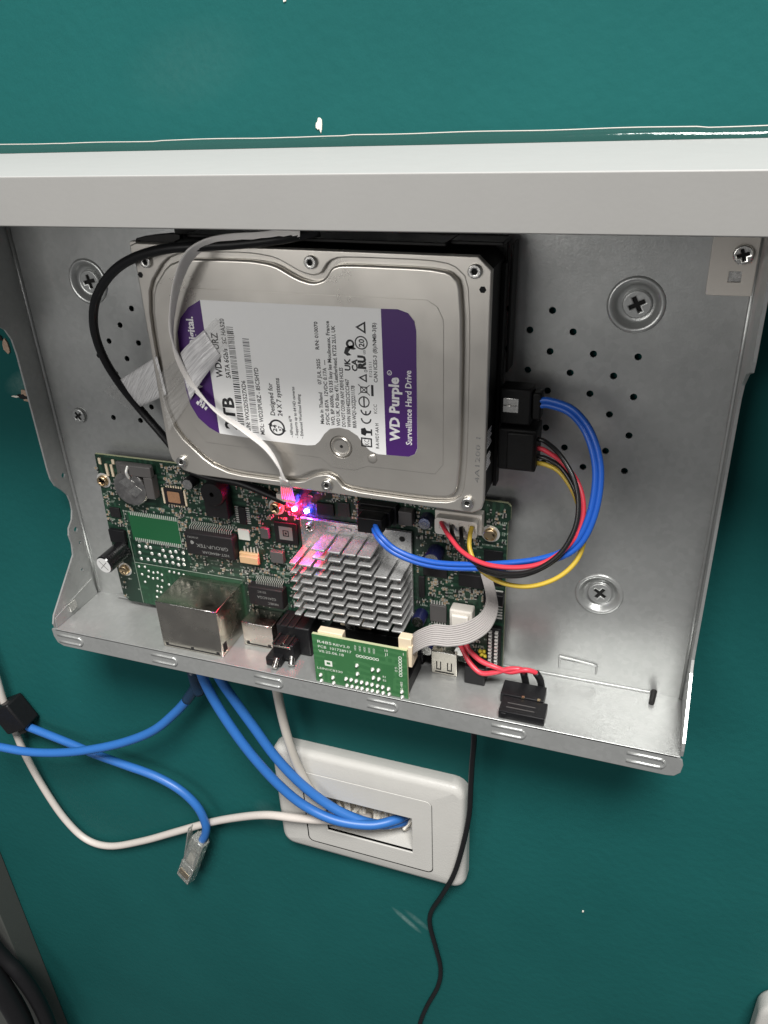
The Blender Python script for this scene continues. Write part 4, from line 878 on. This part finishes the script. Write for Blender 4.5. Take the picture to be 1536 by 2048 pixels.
# white front panel ribbon and its tapes
fr_ = thing('panel_ribbon', 'thin white ribbon cable hanging over the left part of the hard drive', 'cable')
P = [(76.7, 44, 6.2), (65.4, 46, 4.2), (51.9, 48, 4.0), (41.7, 49, 2.6), (32.2, 49, -2.3), (24.8, 48, -11.7), (18.9, 46.5, -23.5), (14.9, 44.5, -35.0), (14.7, 42.6, -46.2), (19.9, 42.6, -57.6), (30.4, 44.8, -66.7), (43.2, 46, -73.7), (52.6, 45.5, -81.1), (57.5, 45, -89.2), (58.3, 43, -96.6)]
Wd = [(2, 3, 6), (1, 5, 5), (0, 6.5, 4), (0, 8, 3), (1, 8.5, 3), (2.0, 8.2, 2.6), (2.4, 7, 2.2), (2.4, 5, 2.0), (3.0, 2.0, 2.0), (2.6, 1.6, 2.4), (2.2, 4.6, 1.2), (2.0, 6, .6), (2.2, 6, .8), (3.2, 5.4, .8), (4.2, 4.6, .8)]
ribbon_strip(P, Wd, 8, gap=.4).build('flat_cable', 'ribbon', fr_, smooth='auto')
for k in range(7):
    o0 = (k - 3) * 0.75; b = MB()
    a = Vector((58.3, 43, -96.6)); b.tube([a + Vector((o0, o0 * .6, 0)), Vector((56.5, 38, -102.7)) + Vector((o0 * 1.1, 0, 0)), Vector((50.2, 26, -112.8)) + Vector((o0 * 1.3, 0, -.1 * k)), Vector((43.1, 12, -124.1)) + Vector((o0 * 1.4, 0, 0))], .42, n=6, sub=5); b.build('lead', 'ribbon', fr_, smooth=True)
b = MB(); b.box(36.5, 47.0, 8.1, 12.0, -126.0, -121.8); b.build('connector', 'white_pl', fr_, bevel=.3)
# one strip of fibre tape holding the ribbon, from the case floor over the drive edge to the label
tp = thing('fibre_tape', 'streaky clear fibre tape running from the case floor onto the drive label', 'tape')
def tape(name, quadpts, fib, nx=20, nz=8, seed=1, lift=0.0):
    r = random.Random(seed); a, b_, c, d_ = [Vector(q) for q in quadpts]; v = []; f = []; mi = []
    for i in range(nx + 1):
        for j in range(nz + 1):
            s_, t = i / nx, j / nz; p = (a * (1 - s_) + b_ * s_) * (1 - t) + (d_ * (1 - s_) + c * s_) * t
            h = lift * max(0.0, math.sin(max(0.0, min(1.0, (s_ - fib[0]) / max(.01, fib[1] - fib[0]))) * math.pi))
            v.append((p.x, p.y + r.uniform(0, .12) + h + .12 * math.sin(s_ * 9 + t * 3), p.z))
    for i in range(nx):
        for j in range(nz):
            q = i * (nz + 1) + j; f.append((q, q + 1, q + nz + 2, q + nz + 1)); mi.append(1 if fib[0] <= (i + .5) / nx < fib[1] else 0)
    mb = MB(); mb.add(v, f); mb.m = mi; o = mb.build(name, ['tape', 'tape_fibre'], tp, smooth=True); md = o.modifiers.new('thickness', 'SOLIDIFY'); md.thickness = 0.00008
    return o
tape('label_strip', [(2.2, 41.3, -54.9), (34.9, 41.2, -28.3), (42.5, 41.2, -35.2), (2.8, 41.3, -80.4)], (0.36, 0.80), seed=2, lift=2.6)
tape('edge_strip', [(-62.6, 1, -80.9), (3.2, 40.8, -46.2), (4.5, 40.8, -63.5), (-47.7, 1, -90.5)], (0.30, 1.0), seed=3)
# black round cable round the left of the drive
o = wire('black_lead', [(82.0, 38, 5.3), (68.4, 44, 3.3), (50.5, 46, 1.5), (35.9, 47, 0.7), (20.2, 47, -0.7), (3.7, 45, -4.8), (-11.9, 41, -12.3), (-27.0, 35, -24.6), (-37.1, 28, -39.4), (-41.3, 21, -55.0), (-39.8, 15, -70.7), (-34.1, 11, -84.5), (-25.5, 10.8, -95.4), (-19.3, 10.8, -103.7), (-13.4, 10.8, -114.1), (-0.4, 10.6, -118.2), (16.4, 10.6, -119.2), (32.3, 10.4, -123.9), (41.4, 10.2, -126.9)], 2.0, 'black_soft', None, 12)
tag(o, 'black round cable curving past the left end of the hard drive', 'cable')
# grey ribbon to the add-on board
gr = thing('addon_ribbon', 'short grey ribbon cable twisting from the main board to the small green board', 'cable')
P = [(141.9, 14, -149.3), (144.6, 17, -155.2), (146.5, 21, -161.0), (144.3, 25, -167.4), (137.8, 29, -171.9), (129.6, 32, -173.7), (121.8, 34, -173.3), (114.7, 35, -177.5), (109.7, 33, -184.2)]
Wd = [(5.5, 1, 0), (5.8, 1, -1), (6.2, 2, -3.4), (5.0, 4, -6.4), (2.5, 5, -8.4), (0.5, 5, -8.6), (0, 5, -8.6), (.8, 4, -9), (1.0, 2.5, -9.4)]
ribbon_strip(P, Wd, 10, thick=1.1, gap=.45).build('flat_cable', 'ribbon_g', gr, smooth='auto')
b = MB(); b.box(140.5, 150.0, 8.1, 13, -166.5, -160.5); b.build('connector', 'black', gr, bevel=.4)
# red pair to the black plug
rp = thing('red_lead_pair', 'short twisted red leads ending in a black plug on the case edge', 'cable')
wire('red_lead', [(129.0, 13, -191.9), (131.3, 14, -194.9), (135.6, 17, -199.7), (141.6, 19, -202.9), (148.5, 19, -201.0), (155.5, 18, -198.0), (161.4, 17, -198.1), (162.4, 15, -203.1)], 1.3, 'red_w', rp, 10)
wire('red_lead', [(132.0, 13, -190.6), (135.1, 15, -194.0), (141.3, 18, -196.4), (148.4, 19, -197.7), (155.6, 18, -199.8), (162.7, 18, -197.0), (167.7, 16, -199.2), (169.2, 15, -203.3)], 1.3, 'red_w', rp, 10)
b = MB(); b.tube([(161.8, 16.5, -199.6), (162.7, 14.5, -206.5), (163.8, 14.5, -213.2)], 1.75, n=10, sub=5); b.tube([(167.8, 16.5, -198.8), (170.0, 15, -204.4), (171.1, 14.5, -212.6)], 1.75, n=10, sub=5); b.build('heat_shrink', 'black', rp, smooth=True)
b = MB(); b.box(153.0, 173.4, 16.5, 27.0, -211.4, -206.2); b.box(154.4, 175.6, 27.0, 38.0, -211.4, -206.9); b.box(155.5, 158, 38, 38.6, -210.5, -207.5); pg = b.build('black_plug', 'black', rp, bevel=.7)
b = MB()
for x in (163.2, 170.6): b.box(x, x + 1.3, 26.4, 27.6, -206.3, -205.6)
b.build('contact', 'gold', pg)
b = MB()
for d in (31.5, 34.5): b.box(157.5, 170.5, d, d + .4, -206.95, -206.7)
b.build('moulded_line', 'holder', pg)

# ================================================================== cables below the case
def cable(name, pts, r, m, label, n=14):
    o = wire(name, pts, r, m, None, n); return tag(o, label, 'cable')
R_ = 2.9
cable('network_cable', [(-17.3, 24, -226.4), (-17.3, 24, -237.8), (-13.8, 22, -256.9), (-5.1, 21, -278.5), (6.1, 20, -299.3), (19.4, 18, -319.6), (33.7, 16, -334.1), (52.1, 14, -342.2), (72.9, 9, -344.9), (86.3, 1, -344.8), (90.3, -8, -349.0), (89.5, -20, -360.6)], R_, 'blue', 'nearer of two blue network cables running from the case into the wall plate')
cable('network_cable', [(-13.1, 18, -232.5), (-10.1, 18, -243.8), (-2.7, 17, -260.2), (6.2, 16, -278.0), (16.4, 15, -297.9), (28.7, 14, -314.9), (42.3, 12, -329.5), (57.2, 10, -339.6), (74.5, 5, -348.0), (86.7, -2, -350.7), (89.8, -12, -358.1), (88.7, -22, -367.7)], R_, 'blue', 'farther of two blue network cables running from the case into the wall plate')
pc = thing('patch_cable', 'blue patch cable crossing to the left edge with a dark boot at the case', 'cable')
wire('sheath', [(-221.4, 26, -343.7), (-196.8, 24, -344.2), (-172.4, 22, -343.8), (-142.8, 20, -337.5), (-113.2, 18, -326.7), (-87.5, 16, -314.3), (-66.4, 15, -299.9), (-49.0, 14, -282.2), (-38.2, 14, -269.1)], 2.9, 'blue', pc, 14)
b = MB(); b.tube([(-39.1, 14, -270.1), (-35.3, 14, -264.5), (-30.6, 14, -257.2), (-26.3, 14, -247.9)], 3.3, n=12, sub=4); b.build('boot', 'boot', pc, smooth=True)
b = MB(); b.tube([(-27.7, 18, -241.3), (-28.6, 16, -252.8), (-27.9, 15, -260.7)], 3.6, n=10, sub=4); b.build('strain_relief', 'boot', pc, smooth=True)
lp = thing('loose_patch_cable', 'loose blue network cable hanging with a clear plastic plug', 'cable')
wire('sheath', [(-208.6, 4, -338.4), (-194.3, 4.5, -339.8), (-174.4, 5, -342.4), (-151.9, 6, -345.0), (-130.8, 7, -347.9), (-106.0, 8, -349.8), (-82.7, 8, -352.9), (-64.5, 8, -360.3), (-53.1, 8, -372.7), (-49.5, 8, -387.9), (-51.3, 8, -398.4), (-55.5, 8, -407.0)], 2.9, 'blue', lp, 14)
a = Vector((-55.8, 8, -404.1)); e = Vector((-76.5, 8, -452.0)); ax = (e - a).normalized(); L = (e - a).length; u = Vector((0, 1, 0)); u = (u - ax * u.dot(ax)).normalized(); w = ax.cross(u)
w2 = (w * .96 + u * .28).normalized(); u2 = ax.cross(w2)
b = MB(); b.obox(a + ax * (L * .52), ax * (L * .50), w2 * 5.8, u2 * 3.6); b.obox(a + ax * (L * .80), ax * (L * .19), w2 * 6.0, u2 * 4.1); b.obox(a + ax * (L * .14), ax * (L * .14), w2 * 4.6, u2 * 4.2); pg = b.build('clear_plug', 'clear', lp, bevel=.6)
b = MB(); q0 = a + ax * (L * .62) - w2 * 5.4; q1 = a + ax * (L * -.02) - w2 * 10.5; md_ = (q0 + q1) / 2; tt = (q1 - q0) / 2; b.obox(md_, tt, (w2 * .9 + ax * .4) * .6, u2 * 2.6); b.build('plug_latch', 'clear', pg, bevel=.25)
b = MB()
for k in range(8): b.obox(a + ax * (L * .84) + w2 * (k - 3.5) * 1.15 - u2 * 3.9, ax * 3.0, w2 * .3, u2 * .6)
b.build('contact', 'gold', pg)
b = MB()
for k in range(8): b.cyl(a + ax * (L * .2) + w2 * (k - 3.5) * .5, a + ax * (L * .9) + w2 * (k - 3.5) * 1.15, .45, n=6)
b.build('inner_wires', 'grey_c', pg, smooth=True)
cable('white_cable', [(-206.2, 3, -264.7), (-204.4, 3, -294.4), (-205.4, 3, -320.7), (-204.9, 2.5, -347.8), (-204.6, 1, -377.2), (-198.2, 0, -411.5), (-187.4, 0, -439.5), (-172.2, 0, -456.5), (-149.8, 0, -456.3), (-116.5, 0, -438.5), (-83.4, 1, -415.9), (-49.6, 3, -392.0), (-22.0, 6, -373.9), (1.5, 9, -360.6), (22.0, 10, -355.2), (39.1, 9, -352.2), (57.4, 4, -351.5), (66.0, -8, -358.2)], 2.6, 'white_c', 'white cable sagging from the left edge into the wall plate')
cable('grey_cable', [(24.3, 16, -234.3), (24.5, 15, -250.2), (24.5, 13, -269.9), (26.4, 12, -289.8), (29.3, 10, -310.4), (34.7, 8, -328.5), (40.3, 2, -342.5), (40.7, -9, -358.7), (37.9, -20, -374.4)], 2.7, 'grey_c', 'greyish white cable dropping behind the blue cables into the wall plate')
cable('black_power_lead', [(137.3, 16, -233.7), (137.8, 15, -251.6), (136.5, 13, -271.8), (135.5, 11, -293.0), (134.6, 10, -314.1), (131.0, 9, -341.4), (125.5, 8.5, -369.6), (116.6, 4, -398.6), (107.5, -2.5, -426.9), (106.0, -3.2, -442.9), (109.9, -3.2, -465.7), (113.0, -3.2, -486.5), (111.0, -3.2, -508.2), (101.7, -3.2, -539.5), (95.8, -3.2, -568.0), (93.4, -3.2, -605.4)], 1.55, 'black_soft', 'thin black lead wandering down the wall past the wall plate', )
# clip at the left edge
cl = thing('cable_clip', 'black plastic cable clip holding white and blue cables at the left edge', 'clip')
b = MB(); b.obox((-198.5, 3.6, -332), (9.5, 0, 5.5), (0, 7.6, 0), (-5.5, 0, 9.5)); b.build('body', 'black', cl, bevel=1.6, segs=3)
b = MB(); b.obox((-192.5, 3.6, -340.5), (3.2, 0, 2), (0, 5.0, 0), (-2.4, 0, 4)); b.build('jaw', 'bracket', cl, bevel=.8)
cable('black_cable', [(-297.0, 30, -562.0), (-280.1, 30, -608.1), (-266.3, 30, -630.2), (-257.2, 30, -661.3), (-255.3, 30, -704.1), (-262.3, 30, -756.4)], 6.4, 'black_soft', 'thick black cable crossing the lower left corner, nearer the wall')
cable('black_cable', [(-303.1, 44, -585.8), (-280.9, 44, -615.8), (-271.5, 44, -645.4), (-267.7, 44, -685.4), (-274.4, 44, -738.0)], 9.5, 'black_soft', 'thickest black cable filling the extreme lower left corner')
